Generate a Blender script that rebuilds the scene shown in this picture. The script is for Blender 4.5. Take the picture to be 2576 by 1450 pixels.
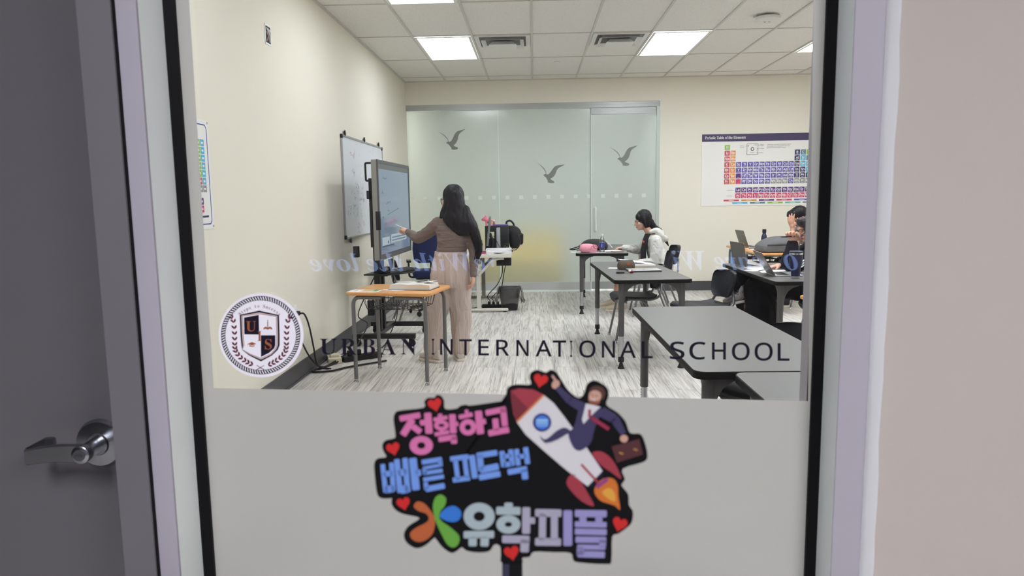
import bpy, bmesh, math, random
from mathutils import Vector, Matrix, noise
for o in list(bpy.data.objects): bpy.data.objects.remove(o)
SC = bpy.context.scene
COL = SC.collection
PI = math.pi
V = Vector
random.seed(7)

# ------------------------------------------------------------------ camera
F, PITCH, YAW, ROLL = 1790.0, 0.12444821, -0.03242653, -0.014722
EYE = V((0, 0, 1.5))
FW = V((math.sin(YAW)*math.cos(PITCH), math.cos(YAW)*math.cos(PITCH), -math.sin(PITCH)))
_r = V((math.cos(YAW), -math.sin(YAW), 0)); _u = _r.cross(FW)
RT = math.cos(ROLL)*_r + math.sin(ROLL)*_u
UP = -math.sin(ROLL)*_r + math.cos(ROLL)*_u
cam = bpy.data.cameras.new('camera'); cam_o = bpy.data.objects.new('camera', cam); COL.objects.link(cam_o)
cam_o.matrix_world = Matrix(((RT.x, UP.x, -FW.x, EYE.x), (RT.y, UP.y, -FW.y, EYE.y), (RT.z, UP.z, -FW.z, EYE.z), (0, 0, 0, 1)))
cam.sensor_fit = 'HORIZONTAL'; cam.sensor_width = 36; cam.lens = F*36/2576
cam.clip_start = .02; cam.clip_end = 60
cam.dof.use_dof = True; cam.dof.focus_distance = 7.0; cam.dof.aperture_fstop = 9.0
SC.camera = cam_o
# ------------------------------------------------------------------ world, exposure
w = bpy.data.worlds.new('world'); SC.world = w; w.use_nodes = True
w.node_tree.nodes['Background'].inputs[0].default_value = (.9, .95, 1, 1)
w.node_tree.nodes['Background'].inputs[1].default_value = .02
SC.view_settings.view_transform = 'Standard'; SC.view_settings.look = 'None'
SC.view_settings.gamma = 1; SC.view_settings.use_curve_mapping = False
SC.view_settings.exposure = 0.25
SC.cycles.diffuse_bounces = 8; SC.cycles.max_bounces = 16; SC.cycles.transparent_max_bounces = 16
LAMP, LAMP_R = 7.6, 18.0          # classroom ceiling panels
HALL = 31.0          # hall beyond the frosted glass
CORR = 30.5          # corridor panels

def ray(x, y): return FW + RT*((x-1288)/F) - UP*((y-725)/F)
def at(x, y, Y):            # the point of the plane Y = const seen at photo pixel x, y
    d = ray(x, y); return EYE + d*(Y/d.y)
def atz(x, y, z=0.0):       # ... of the horizontal plane z
    d = ray(x, y); return EYE + d*((z-EYE.z)/d.z)
def atx(x, y, X):
    d = ray(x, y); return EYE + d*(X/d.x)

# ------------------------------------------------------------------ materials
def lin(c):
    return tuple(((v/255)/12.92 if v/255 <= .04045 else ((v/255+.055)/1.055)**2.4) for v in c) + (1,)
MATS = {}
def mat(name, c, rough=.5, metal=0, spec=.5, bump=None, emit=None, alpha=None, vary=None, trans=0, coat=0):
    if name in MATS: return MATS[name]
    m = bpy.data.materials.new(name); m.use_nodes = True; MATS[name] = m
    nt = m.node_tree; b = nt.nodes['Principled BSDF']
    b.inputs['Base Color'].default_value = lin(c); b.inputs['Roughness'].default_value = rough
    b.inputs['Metallic'].default_value = metal; b.inputs['Specular IOR Level'].default_value = spec
    b.inputs['Transmission Weight'].default_value = trans
    if coat: b.inputs['Coat Weight'].default_value = coat
    if emit: b.inputs['Emission Color'].default_value = lin(emit[0]); b.inputs['Emission Strength'].default_value = emit[1]
    if alpha is not None: b.inputs['Alpha'].default_value = alpha
    if vary or bump:
        tc = nt.nodes.new('ShaderNodeTexCoord')
    if vary:            # (scale, amount, stretch)
        mp = nt.nodes.new('ShaderNodeMapping'); mp.inputs['Scale'].default_value = vary[2] if len(vary) > 2 else (1, 1, 1)
        n = nt.nodes.new('ShaderNodeTexNoise'); n.inputs['Scale'].default_value = vary[0]; n.inputs['Detail'].default_value = 5
        mx = nt.nodes.new('ShaderNodeMix'); mx.data_type = 'RGBA'
        nt.links.new(tc.outputs['Object'], mp.inputs[0]); nt.links.new(mp.outputs[0], n.inputs['Vector'])
        nt.links.new(n.outputs['Fac'], mx.inputs['Factor'])
        k = vary[1]
        mx.inputs['A'].default_value = tuple(max(0, v*(1-k)) for v in lin(c)[:3]) + (1,)
        mx.inputs['B'].default_value = tuple(min(1, v*(1+k)) for v in lin(c)[:3]) + (1,)
        nt.links.new(mx.outputs['Result'], b.inputs['Base Color'])
    if bump:            # (scale, strength, distance)
        n = nt.nodes.new('ShaderNodeTexNoise'); n.inputs['Scale'].default_value = bump[0]; n.inputs['Detail'].default_value = 4
        bp = nt.nodes.new('ShaderNodeBump'); bp.inputs['Strength'].default_value = bump[1]; bp.inputs['Distance'].default_value = bump[2]
        nt.links.new(tc.outputs['Object'], n.inputs['Vector']); nt.links.new(n.outputs['Fac'], bp.inputs['Height'])
        nt.links.new(bp.outputs[0], b.inputs['Normal'])
    return m
def folds(m, sc, strength, dist):     # soft cloth creases as bump, stretched by sc
    nt = m.node_tree; b = nt.nodes['Principled BSDF']; N = nt.nodes.new
    tc = N('ShaderNodeTexCoord'); mp = N('ShaderNodeMapping'); mp.inputs['Scale'].default_value = sc
    n = N('ShaderNodeTexNoise'); n.inputs['Scale'].default_value = 1; n.inputs['Detail'].default_value = 2; n.inputs['Distortion'].default_value = .8
    bp = N('ShaderNodeBump'); bp.inputs['Strength'].default_value = strength; bp.inputs['Distance'].default_value = dist
    nt.links.new(tc.outputs['Object'], mp.inputs[0]); nt.links.new(mp.outputs[0], n.inputs['Vector']); nt.links.new(n.outputs['Fac'], bp.inputs['Height'])
    if b.inputs['Normal'].is_linked: nt.links.new(b.inputs['Normal'].links[0].from_socket, bp.inputs['Normal'])
    nt.links.new(bp.outputs[0], b.inputs['Normal']); return m
def emitter(name, c, s):
    m = bpy.data.materials.new(name); m.use_nodes = True; nt = m.node_tree
    nt.nodes.remove(nt.nodes['Principled BSDF']); e = nt.nodes.new('ShaderNodeEmission')
    e.inputs[0].default_value = lin(c); e.inputs[1].default_value = s
    nt.links.new(e.outputs[0], nt.nodes['Material Output'].inputs[0]); MATS[name] = m; return m
def clear(name, tint=(1, 1, 1), ior=1.5, rough=0.0, gain=1.0):      # thin clear sheet: see-through plus mirror reflection by angle
    m = bpy.data.materials.new(name); m.use_nodes = True; nt = m.node_tree
    nt.nodes.remove(nt.nodes['Principled BSDF'])
    t = nt.nodes.new('ShaderNodeBsdfTransparent'); t.inputs[0].default_value = tint + (1,)
    g = nt.nodes.new('ShaderNodeBsdfGlossy'); g.inputs['Roughness'].default_value = rough
    fr = nt.nodes.new('ShaderNodeFresnel'); fr.inputs[0].default_value = ior
    mu = nt.nodes.new('ShaderNodeMath'); mu.operation = 'MULTIPLY'; mu.inputs[1].default_value = gain
    mx = nt.nodes.new('ShaderNodeMixShader')
    nt.links.new(fr.outputs[0], mu.inputs[0]); nt.links.new(mu.outputs[0], mx.inputs[0]); nt.links.new(t.outputs[0], mx.inputs[1]); nt.links.new(g.outputs[0], mx.inputs[2])
    nt.links.new(mx.outputs[0], nt.nodes['Material Output'].inputs[0]); MATS[name] = m; return m
def frosted(name, c, tr, gl=.06, rough=.25, ctr=None, blur=None):   # diffusing sheet: part reflects, part lets light through
    m = bpy.data.materials.new(name); m.use_nodes = True; nt = m.node_tree
    nt.nodes.remove(nt.nodes['Principled BSDF'])
    d = nt.nodes.new('ShaderNodeBsdfDiffuse'); d.inputs[0].default_value = lin(c)
    if blur is None: t = nt.nodes.new('ShaderNodeBsdfTranslucent')
    else: t = nt.nodes.new('ShaderNodeBsdfRefraction'); t.inputs['Roughness'].default_value = blur; t.inputs['IOR'].default_value = 1.4
    t.inputs[0].default_value = lin(ctr or c)
    g = nt.nodes.new('ShaderNodeBsdfGlossy'); g.inputs['Roughness'].default_value = rough
    a = nt.nodes.new('ShaderNodeMixShader'); a.inputs[0].default_value = tr
    b = nt.nodes.new('ShaderNodeMixShader'); b.inputs[0].default_value = gl
    nt.links.new(d.outputs[0], a.inputs[1]); nt.links.new(t.outputs[0], a.inputs[2])
    nt.links.new(a.outputs[0], b.inputs[1]); nt.links.new(g.outputs[0], b.inputs[2])
    nt.links.new(b.outputs[0], nt.nodes['Material Output'].inputs[0]); MATS[name] = m; return m

# ------------------------------------------------------------------ mesh builder
def rot(ax, a): return Matrix.Rotation(a, 3, ax)
class MB:
    def __init__(s): s.v, s.f, s.m = [], [], []; s.M = None
    def add(s, vs, fs, mi=0):
        k = len(s.v)
        s.v += [tuple(s.M @ V(q)) if s.M else tuple(q) for q in vs]
        s.f += [tuple(i+k for i in q) for q in fs]; s.m += [mi]*len(fs); return s
    def box(s, x0, x1, y0, y1, z0, z1, mi=0):
        return s.add([(x0,y0,z0),(x1,y0,z0),(x1,y1,z0),(x0,y1,z0),(x0,y0,z1),(x1,y0,z1),(x1,y1,z1),(x0,y1,z1)],
            [(0,3,2,1),(4,5,6,7),(0,1,5,4),(1,2,6,5),(2,3,7,6),(3,0,4,7)], mi)
    def obox(s, c, size, R=None, mi=0):
        c = V(c); h = V(size)*.5; R = R or Matrix.Identity(3)
        q = [c + R @ V((i*h.x, j*h.y, k*h.z)) for k in (-1,1) for j in (-1,1) for i in (-1,1)]
        return s.add(q, [(0,2,3,1),(4,5,7,6),(0,1,5,4),(1,3,7,5),(3,2,6,7),(2,0,4,6)], mi)
    def prism(s, pts, z0, z1, fr=None, mi=0):       # polygon in (a, b), extruded along c; fr maps (a,b,c) to space
        n = len(pts); ar = sum(pts[i][0]*pts[(i+1)%n][1]-pts[(i+1)%n][0]*pts[i][1] for i in range(n))
        if ar < 0: pts = pts[::-1]
        q = [(x, y, z0) for x, y in pts] + [(x, y, z1) for x, y in pts]
        if fr: q = [fr(*p) for p in q]
        return s.add(q, [tuple(range(n))[::-1], tuple(range(n, 2*n))] + [(i, (i+1)%n, n+(i+1)%n, n+i) for i in range(n)], mi)
    def loft(s, rings, mi=0, cap=True):
        n = len(rings[0]); q = [p for r in rings for p in r]; fs = []
        for i in range(len(rings)-1):
            for j in range(n): fs.append((i*n+j, i*n+(j+1)%n, (i+1)*n+(j+1)%n, (i+1)*n+j))
        if cap: fs += [tuple(range(n))[::-1], tuple(range(len(q)-n, len(q)))]
        return s.add(q, fs, mi)
    def tube(s, pts, r, n=10, mi=0, flat=1.0, up=None, closed=False):
        pts = [V(p) for p in pts]; R = r if isinstance(r, (list, tuple)) else [r]*len(pts)
        rings = []; N = None
        for i, p in enumerate(pts):
            a = pts[(i-1) % len(pts)] if closed else pts[max(i-1, 0)]; b = pts[(i+1) % len(pts)] if closed else pts[min(i+1, len(pts)-1)]
            T = (b-a).normalized()
            if N is None:
                h = V(up) if up else (V((0,0,1)) if abs(T.z) < .9 else V((1,0,0)))
                N = (h - T*h.dot(T)).normalized()
            else: N = (N - T*N.dot(T)).normalized()
            B = T.cross(N)
            rings.append([p + (N*math.cos(2*PI*j/n)*flat + B*math.sin(2*PI*j/n))*R[i] for j in range(n)])
        if closed: rings.append(rings[0])
        return s.loft(rings, mi, not closed)
    def lathe(s, prof, c=(0,0,0), n=24, R=None, mi=0):
        c = V(c); R = R or Matrix.Identity(3)
        rings = [[c + R @ V((max(r,1e-5)*math.cos(2*PI*j/n), max(r,1e-5)*math.sin(2*PI*j/n), z)) for j in range(n)] for r, z in prof]
        return s.loft(rings, mi)
    def ell(s, c, r, R=None, n=16, m=10, mi=0):
        c = V(c); R = R or Matrix.Identity(3); r = (r,)*3 if isinstance(r, (int, float)) else r
        rings = []
        for i in range(m+1):
            t = -PI/2 + PI*i/m; k = max(math.cos(t), 1e-3)
            rings.append([c + R @ V((r[0]*k*math.cos(2*PI*j/n), r[1]*k*math.sin(2*PI*j/n), r[2]*math.sin(t))) for j in range(n)])
        return s.loft(rings, mi)
    def mesh(s, name):
        me = bpy.data.meshes.new(name); me.from_pydata(s.v, [], s.f); me.polygons.foreach_set('material_index', s.m); me.update(); return me
    def build(s, name, m, parent=None, smooth=True, bevel=0, seg=2, fix=True, post=None):
        me = s.mesh(name)
        if fix or bevel:
            b = bmesh.new(); b.from_mesh(me)
            bmesh.ops.recalc_face_normals(b, faces=b.faces)
            if bevel:
                ed = [e for e in b.edges if e.is_manifold and e.calc_face_angle(0) > .6]
                bmesh.ops.bevel(b, geom=ed, offset=bevel, segments=seg, affect='EDGES', profile=.5, clamp_overlap=True)
            b.to_mesh(me); b.free()
        return link(name, me, m, parent, smooth)
def link(name, me, m, parent=None, smooth=True):
    for q in (m if isinstance(m, (list, tuple)) else [m]): me.materials.append(q)
    if smooth:
        me.polygons.foreach_set('use_smooth', [True]*len(me.polygons)); me.set_sharp_from_angle(angle=math.radians(40))
    o = bpy.data.objects.new(name, me); COL.objects.link(o)
    if parent: o.parent = parent
    return o
def tag(o, label=None, cat=None, group=None, kind=None):
    if label: o['label'] = label
    if cat: o['category'] = cat
    if group: o['group'] = group
    if kind: o['kind'] = kind
    return o
def empty(name, loc, rz=0, label=None, cat=None, group=None, kind=None, par=None):
    o = bpy.data.objects.new(name, None); COL.objects.link(o); o.empty_display_size = .05
    o.location = loc; o.rotation_euler = (0, 0, rz)
    if par: o.parent = par
    return tag(o, label, cat, group, kind)
def struct(o): o['kind'] = 'structure'; return o
def copy_tree(o, parent=None):
    c = o.copy(); COL.objects.link(c)
    if parent: c.parent = parent
    for ch in list(o.children): copy_tree(ch, c)
    return c
def rrect(x0, x1, y0, y1, r, n=5):
    out = []
    for cx, cy, a in ((x1-r,y1-r,0), (x0+r,y1-r,PI/2), (x0+r,y0+r,PI), (x1-r,y0+r,3*PI/2)):
        out += [(cx+r*math.cos(a+PI/2*i/n), cy+r*math.sin(a+PI/2*i/n)) for i in range(n+1)]
    return out
def smooth_path(pts, k=6):          # Catmull-Rom through points (tuples of any length)
    out = []; n = len(pts)
    for i in range(n-1):
        p0, p1, p2, p3 = pts[max(i-1,0)], pts[i], pts[i+1], pts[min(i+2,n-1)]
        for j in range(k):
            t = j/k
            out.append(tuple(.5*((2*b)+(-a+c)*t+(2*a-5*b+4*c-d)*t*t+(-a+3*b-3*c+d)*t**3) for a,b,c,d in zip(p0,p1,p2,p3)))
    out.append(tuple(pts[-1])); return out
def fillet(pts, r, n=5):            # polyline with rounded bends
    pts = [V(p) for p in pts]; out = [pts[0]]
    for a, b, c in zip(pts, pts[1:], pts[2:]):
        u = (a-b); v = (c-b); d = min(r, u.length*.49, v.length*.49)
        p, q = b+u.normalized()*d, b+v.normalized()*d
        for i in range(n+1):
            t = i/n; out.append(p*(1-t)**2 + b*2*t*(1-t) + q*t*t)
    return out + [pts[-1]]
_GL = {}
def glyphs(s, bold=0.0, shear=0.0, space=1.0):     # text as flat faces: verts, faces (cap height about .7)
    key = (s, bold, shear, space)
    if key in _GL: return _GL[key]
    cu = bpy.data.curves.new('t', 'FONT'); cu.body = s; cu.offset = bold; cu.shear = shear; cu.space_character = space; cu.resolution_u = 3
    o = bpy.data.objects.new('t', cu)
    me = bpy.data.meshes.new_from_object(o)
    vs = [tuple(v.co) for v in me.vertices]; fs = [tuple(p.vertices) for p in me.polygons]
    bpy.data.objects.remove(o); bpy.data.curves.remove(cu); bpy.data.meshes.remove(me)
    _GL[key] = (vs, fs); return vs, fs
def put_text(mb, s, fr, x, y, h, w=None, bold=0, shear=0, mi=0, c=0, space=1.0, anchor='l', exact=False):
    # text at (x, y) in frame fr (a right, b up, c out), scaled so that its box is h high (and w wide)
    vs, fs = glyphs(s, bold, shear, space)
    if not vs: return
    x0 = min(v[0] for v in vs); x1 = max(v[0] for v in vs)
    y0 = min(v[1] for v in vs) if exact else 0; y1 = max(v[1] for v in vs) if exact else .73
    k = h/(y1-y0); kx = w/(x1-x0) if w else abs(k)
    dx = -(x1-x0)*kx/2 if anchor == 'c' else 0
    mb.add([fr(x+dx+(v[0]-x0)*kx, y+(v[1]-y0)*k, c) for v in vs], fs, mi)
def frame(o, u, v, n):
    o, u, v, n = V(o), V(u), V(v), V(n)
    return lambda a, b, c=0: o + u*a + v*b + n*c

# ------------------------------------------------------------------ colours
M_wall = mat('wall_paint', (230, 226, 213), .75, bump=(180, .08, .002))
M_ceil = None
M_base = mat('baseboard_vinyl', (74, 74, 78), .45)
M_alu = mat('brushed_aluminium', (176, 180, 180), .38, .35)
M_grid = mat('ceiling_grid_paint', (205, 203, 198), .5)
M_black = mat('black_plastic', (18, 18, 22), .42)
M_dark = mat('charcoal_metal', (72, 71, 72), .38, .3)
M_chrome = mat('chrome', (205, 205, 208), .18, 1)
M_white = mat('white_paper', (236, 236, 238), .6)
M_rubber = mat('black_rubber', (14, 14, 16), .6)
# ------------------------------------------------------------------ the setting
XL, XR, YB, YF, H = -2.009, 5.4, 11.432, 1.25, 3.354
TX0, TY0, TW, TL = -1.3636, 6.981, .6795, 1.359       # ceiling grid origin, tile width, tile length
# ceiling tile material: speckled mineral fibre
def ceiling_mat():
    m = mat('mineral_fibre_tile', (230, 228, 224), .9); nt = m.node_tree; b = nt.nodes['Principled BSDF']
    tc = nt.nodes.new('ShaderNodeTexCoord'); n = nt.nodes.new('ShaderNodeTexNoise'); n.inputs['Scale'].default_value = 120; n.inputs['Detail'].default_value = 2
    r = nt.nodes.new('ShaderNodeValToRGB'); r.color_ramp.elements[0].position = .27; r.color_ramp.elements[0].color = lin((158, 156, 152))
    r.color_ramp.elements[1].position = .36; r.color_ramp.elements[1].color = lin((232, 230, 226))
    nt.links.new(tc.outputs['Object'], n.inputs['Vector']); nt.links.new(n.outputs['Fac'], r.inputs[0]); nt.links.new(r.outputs[0], b.inputs['Base Color'])
    return m
M_ceil = ceiling_mat()
def floor_mat():
    m = mat('grey_oak_plank', (190, 186, 180), .42); nt = m.node_tree; b = nt.nodes['Principled BSDF']; L = nt.links.new; N = nt.nodes.new
    tc = N('ShaderNodeTexCoord'); rt = N('ShaderNodeMapping'); rt.inputs['Rotation'].default_value = (0, 0, PI/2)
    L(tc.outputs['Object'], rt.inputs[0])
    br = N('ShaderNodeTexBrick'); br.inputs['Scale'].default_value = 1; br.inputs['Brick Width'].default_value = 1.25; br.inputs['Row Height'].default_value = .185
    br.inputs['Mortar Size'].default_value = .0012; br.inputs['Color1'].default_value = (0, 0, 0, 1); br.inputs['Color2'].default_value = (1, 1, 1, 1); br.inputs['Mortar'].default_value = (.5, .5, .5, 1)
    br.offset = .37
    L(rt.outputs[0], br.inputs['Vector'])
    # per plank shift of the grain
    sh = N('ShaderNodeVectorMath'); sh.operation = 'MULTIPLY_ADD'; sh.inputs[1].default_value = (7, 3, 5)
    L(br.outputs['Color'], sh.inputs[0]); L(tc.outputs['Object'], sh.inputs[2])
    mp = N('ShaderNodeMapping'); mp.inputs['Scale'].default_value = (9, .62, 1); L(sh.outputs[0], mp.inputs[0])
    n1 = N('ShaderNodeTexNoise'); n1.inputs['Scale'].default_value = 2.2; n1.inputs['Detail'].default_value = 9; n1.inputs['Roughness'].default_value = .68; n1.inputs['Distortion'].default_value = .9
    L(mp.outputs[0], n1.inputs['Vector'])
    r1 = N('ShaderNodeValToRGB'); e = r1.color_ramp.elements
    e[0].position = .27; e[0].color = lin((138, 132, 129)); e[1].position = .70; e[1].color = lin((230, 227, 224))
    k = r1.color_ramp.elements.new(.41); k.color = lin((192, 188, 184)); k = r1.color_ramp.elements.new(.52); k.color = lin((216, 213, 208))
    L(n1.outputs['Fac'], r1.inputs[0])
    mp2 = N('ShaderNodeMapping'); mp2.inputs['Scale'].default_value = (44, 1.2, 1); L(sh.outputs[0], mp2.inputs[0])
    n2 = N('ShaderNodeTexNoise'); n2.inputs['Scale'].default_value = 2; n2.inputs['Detail'].default_value = 4; L(mp2.outputs[0], n2.inputs['Vector'])
    r2 = N('ShaderNodeValToRGB'); r2.color_ramp.elements[0].position = .33; r2.color_ramp.elements[0].color = lin((120, 112, 110)); r2.color_ramp.elements[1].position = .47; r2.color_ramp.elements[1].color = (1, 1, 1, 1)
    L(n2.outputs['Fac'], r2.inputs[0])
    mx = N('ShaderNodeMix'); mx.data_type = 'RGBA'; mx.blend_type = 'MULTIPLY'; mx.inputs['Factor'].default_value = .52
    L(r1.outputs[0], mx.inputs['A']); L(r2.outputs[0], mx.inputs['B'])
    sm = N('ShaderNodeMix'); sm.data_type = 'RGBA'; sm.blend_type = 'MIX'; sm.inputs['B'].default_value = lin((96, 92, 90))
    L(br.outputs['Fac'], sm.inputs['Factor']); L(mx.outputs['Result'], sm.inputs['A']); L(sm.outputs['Result'], b.inputs['Base Color'])
    return m
struct(MB().box(-4, 6, -4.2, 15.2, -.1, 0).build('floor', floor_mat(), smooth=False))
struct(MB().box(XL, XR, YF+.05, YB+.1, H, H+.1).build('ceiling', M_ceil, smooth=False))
g = MB()
for i in range(-1, 12):
    x = TX0+i*TW
    if XL < x < XR: g.box(x-.012, x+.012, YF+.06, YB, H-.012, H)
for j in range(-5, 5):
    y = TY0+j*TL
    if YF+.06 < y < YB: g.box(XL, XR, y-.008, y+.008, H-.008, H)
g.box(XL, XL+.022, YF+.06, YB, H-.02, H); g.box(XL, XR, YB-.022, YB, H-.014, H)
struct(g.build('trim_1', M_grid, smooth=False))
struct(MB().box(XL-.12, XL, YF+.06, 15, 0, H+.3).build('wall_left', M_wall, smooth=False))
struct(MB().box(XR, XR+.12, YF+.06, YB+.1, 0, H+.1).build('wall_right', M_wall, smooth=False))
GX1, GZ1 = 1.985, 2.99
wb = MB(); wb.box(GX1, XR, YB, YB+.14, 0, H+.1); wb.box(XL, GX1, YB, YB+.14, GZ1, H+.1)
struct(wb.build('wall_back', M_wall, smooth=False))
struct(MB().box(XL, XL+.012, 2.0, YB, 0, .15).box(XL, XL+.02, 2.0, YB, 0, .018).build('baseboard_left', M_base, smooth=False))
struct(MB().box(GX1+.03, XR, YB-.012, YB, 0, .15).box(GX1+.03, XR, YB-.02, YB, 0, .018).build('baseboard_back', M_base, smooth=False))

# ---- glazed partition in the back wall: two fixed panels and a door
M_frost = frosted('frosted_glass', (202, 206, 204), .62, .04, .3, (246, 249, 246), .52)
M_bird = frosted('grey_film', (164, 167, 164), .45, .02, .4)
M_dot = frosted('pale_film', (252, 255, 253), .75, .02)
M_edge = mat('glass_edge_and_glow', (236, 250, 244), .25)
part = empty('window_2', (0, YB+.05, 0), kind='structure')
S1, S2 = -.555, .908
def gl(name, x0, x1, z0, z1, m=M_frost, y=0, t=.012): return MB().box(x0, x1, y, y+t, z0, z1).build(name, m, part, smooth=False)
gl('glass_panel', XL+.001, S1-.004, .155, 2.9); gl('glass_panel', S1+.004, S2-.004, .155, 2.9)
MB().box(S1-.007, S1+.007, -.004, .0, .155, 2.9).build('joint', M_edge, part, smooth=False)
MB().box(S1-.19, S1-.186, -.002, .0, 2.55, 2.82).build('joint', M_edge, part, smooth=False)
MB().box(XL, GX1, -.03, .05, 2.905, GZ1).box(XL, GX1, -.035, -.03, 2.95, GZ1).build('header_rail', M_alu, part, smooth=False)
MB().box(XL, S2-.004, -.018, .05, .03, .155).build('floor_rail', mat('pale_rail', (196, 198, 198), .4), part, smooth=False)
MB().box(XL, S2-.004, -.02, .05, 0, .03).build('floor_glow_strip', M_edge, part, smooth=False)  # pale colour stands for hall light glowing under the glass
MB().box(GX1-.05, GX1, -.045, .05, 0, 2.905).build('jamb_post', mat('pale_green_aluminium', (196, 208, 200), .3, .2), part, smooth=False)
dots = MB()
for k in range(19):
    x = at(1036+k*34.35, 482, YB+.04).x
    if x < GX1-.06: dots.box(x-.031, x+.031, -.002, -.0005, 1.497, 1.557)
dots.build('square_markers', M_dot, part, smooth=False)
drs = empty('door_2', (S2, YB+.05, 0), kind='structure')
MB().box(.004, GX1-S2-.055, 0, .012, .155, 2.80).build('glass_leaf', M_frost, drs, smooth=False)
MB().box(.004, GX1-S2-.055, -.02, .04, 2.805, 2.90).build('top_rail', M_alu, drs, smooth=False)
MB().box(.012, GX1-S2-.06, -.018, .04, .035, .155).build('bottom_rail', M_alu, drs, smooth=False)
MB().box(-.004, .006, -.006, .012, .0, 2.9).build('leaf_edge', M_edge, drs, smooth=False)
MB().box(-.010, -.004, -.007, .012, .0, 2.9).build('door_gap', mat('dark_gap', (60, 66, 64), .6), drs, smooth=False)
hx = .07
MB().tube(fillet([(hx, 0, .97), (hx, -.055, .97), (hx, -.055, 1.34), (hx, 0, 1.34)], .03), .019, 12).build('pull_handle', mat('satin_steel', (226, 228, 228), .35, .3), drs)
# birds: dove decals on the frosted glass (outline read in units of the bird's wing span)
BIRD = [(292,263),(320,280),(345,300),(362,318),(370,335),(366,338),(352,345),(360,352),(374,360),(384,374),(393,385),(391,393),(410,397),(432,395),(441,388),(437,380),(418,373),(408,366),(418,358),(430,345),(441,322),(444,300),(455,280),(475,266),(498,248),(470,256),(440,264),(424,276),(413,295),(402,318),(390,335),(376,340),(372,332),(368,318),(352,298),(330,282)]
def bird(ox, oy, s, ang, lab):
    o = at(1000+ox/2.9, 240+oy/2.9, YB+.046)
    k = 11.3/F/2.9*s; ca, sa = math.cos(ang), math.sin(ang)
    pts = [((x-365)*k, -(y-325)*k) for x, y in BIRD]; pts = [(a*ca-b*sa, a*sa+b*ca) for a, b in pts]
    mb = MB().prism(pts, 0, .0012, frame((0,0,0), (1,0,0), (0,0,1), (0,-1,0)))
    q = mb.build('bird_decal', M_bird, smooth=False); q.location = o
    return tag(q, lab, 'decal', 'bird decals on the frosted glass')
bird(365, 325, 1, 0, 'grey flying bird decal highest on the left frosted glass panel')
bird(1079, 562, 1, -.16, 'grey flying bird decal on the middle frosted glass panel')
bird(1617, 441, 1, -.03, 'grey flying bird decal on the frosted glass door')
# ---- hall beyond the frosted glass
M_hall = mat('hall_paint', (205, 208, 207), .8)
struct(MB().box(-4, 6, 14.6, 14.7, 0, 3.4).build('wall_hall', M_hall, smooth=False))
struct(MB().box(-4, 6, YB+.14, 14.7, 3.3, 3.4).build('ceiling_hall', M_hall, smooth=False))
struct(MB().box(2.2, 2.3, YB+.14, 14.6, 0, 3.3).build('wall_hall_side', M_hall, smooth=False))
stand_in_bench = empty('stand_in_bench', (-.30, 12.45, 0), 0, 'added yellow seat in the hall, made up to tint the frosted glass', 'stand_in_bench')  # unseen stand-in, added for the yellow glow through the glass
M_yel = mat('stand_in_yellow', (240, 216, 130), .6)
MB().box(-1.0, .8, -.28, .28, .06, .46).build('seat', M_yel, stand_in_bench, bevel=.03)
MB().box(-1.0, .8, .2, .32, .46, .95).build('backrest', M_yel, stand_in_bench, bevel=.03)
for sx in (-.9, .7): MB().box(sx-.03, sx+.03, -.2, .2, 0, .06).build('leg', M_black, stand_in_bench, smooth=False)

# ---- lamps: 2 x 4 ft lay-in panels
M_lamp = emitter('lamp_diffuser', (247, 250, 255), LAMP); M_lampr = emitter('lamp_diffuser_bright', (247, 250, 255), LAMP_R)
M_frame_w = mat('white_enamel', (225, 225, 222), .4)
def lamp(cx, cy, z, w, l, m, label, group=None):
    t = empty('ceiling_light', (cx, cy, z), 0, label, 'light', group)
    MB().box(-w/2+.03, w/2-.03, -l/2+.03, l/2-.03, -.016, -.013).build('diffuser', m, t, smooth=False)
    f = MB()
    for a in (-1, 1):
        f.box(min(a*w/2, a*(w/2-.03)), max(a*w/2, a*(w/2-.03)), -l/2, l/2, -.018, -.0125); f.box(-w/2+.03, w/2-.03, min(a*l/2, a*(l/2-.03)), max(a*l/2, a*(l/2-.03)), -.018, -.0125)
    f.build('frame', M_frame_w, t, smooth=False); return t
GL = 'classroom ceiling lights'
def cell(i, j): return TX0+(i+.5)*TW, TY0+(j+.5)*TL
for i, j, lb in ((0, 1, 'lit ceiling panel left of the square air vent, over the whiteboard'), (4, 1, 'lit ceiling panel right of the second air vent, near the middle'),
        (7, 1, 'lit ceiling panel at the right edge, cut off by the window frame'), (0, -1, 'lit ceiling panel cut off by the top of the photo at left'),
        (4, -1, 'lit ceiling panel above the near table, out of the frame'), (7, -1, 'lit ceiling panel over the right tables, out of the frame'),
        (0, -3, 'lit ceiling panel just inside the window at left, out of the frame'), (4, -3, 'lit ceiling panel just inside the window at right, out of the frame')):
    x, y = cell(i, j); lamp(x, y, H, TW-.03, TL-.03, M_lamp if i == 0 else M_lampr, lb, GL)
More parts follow.
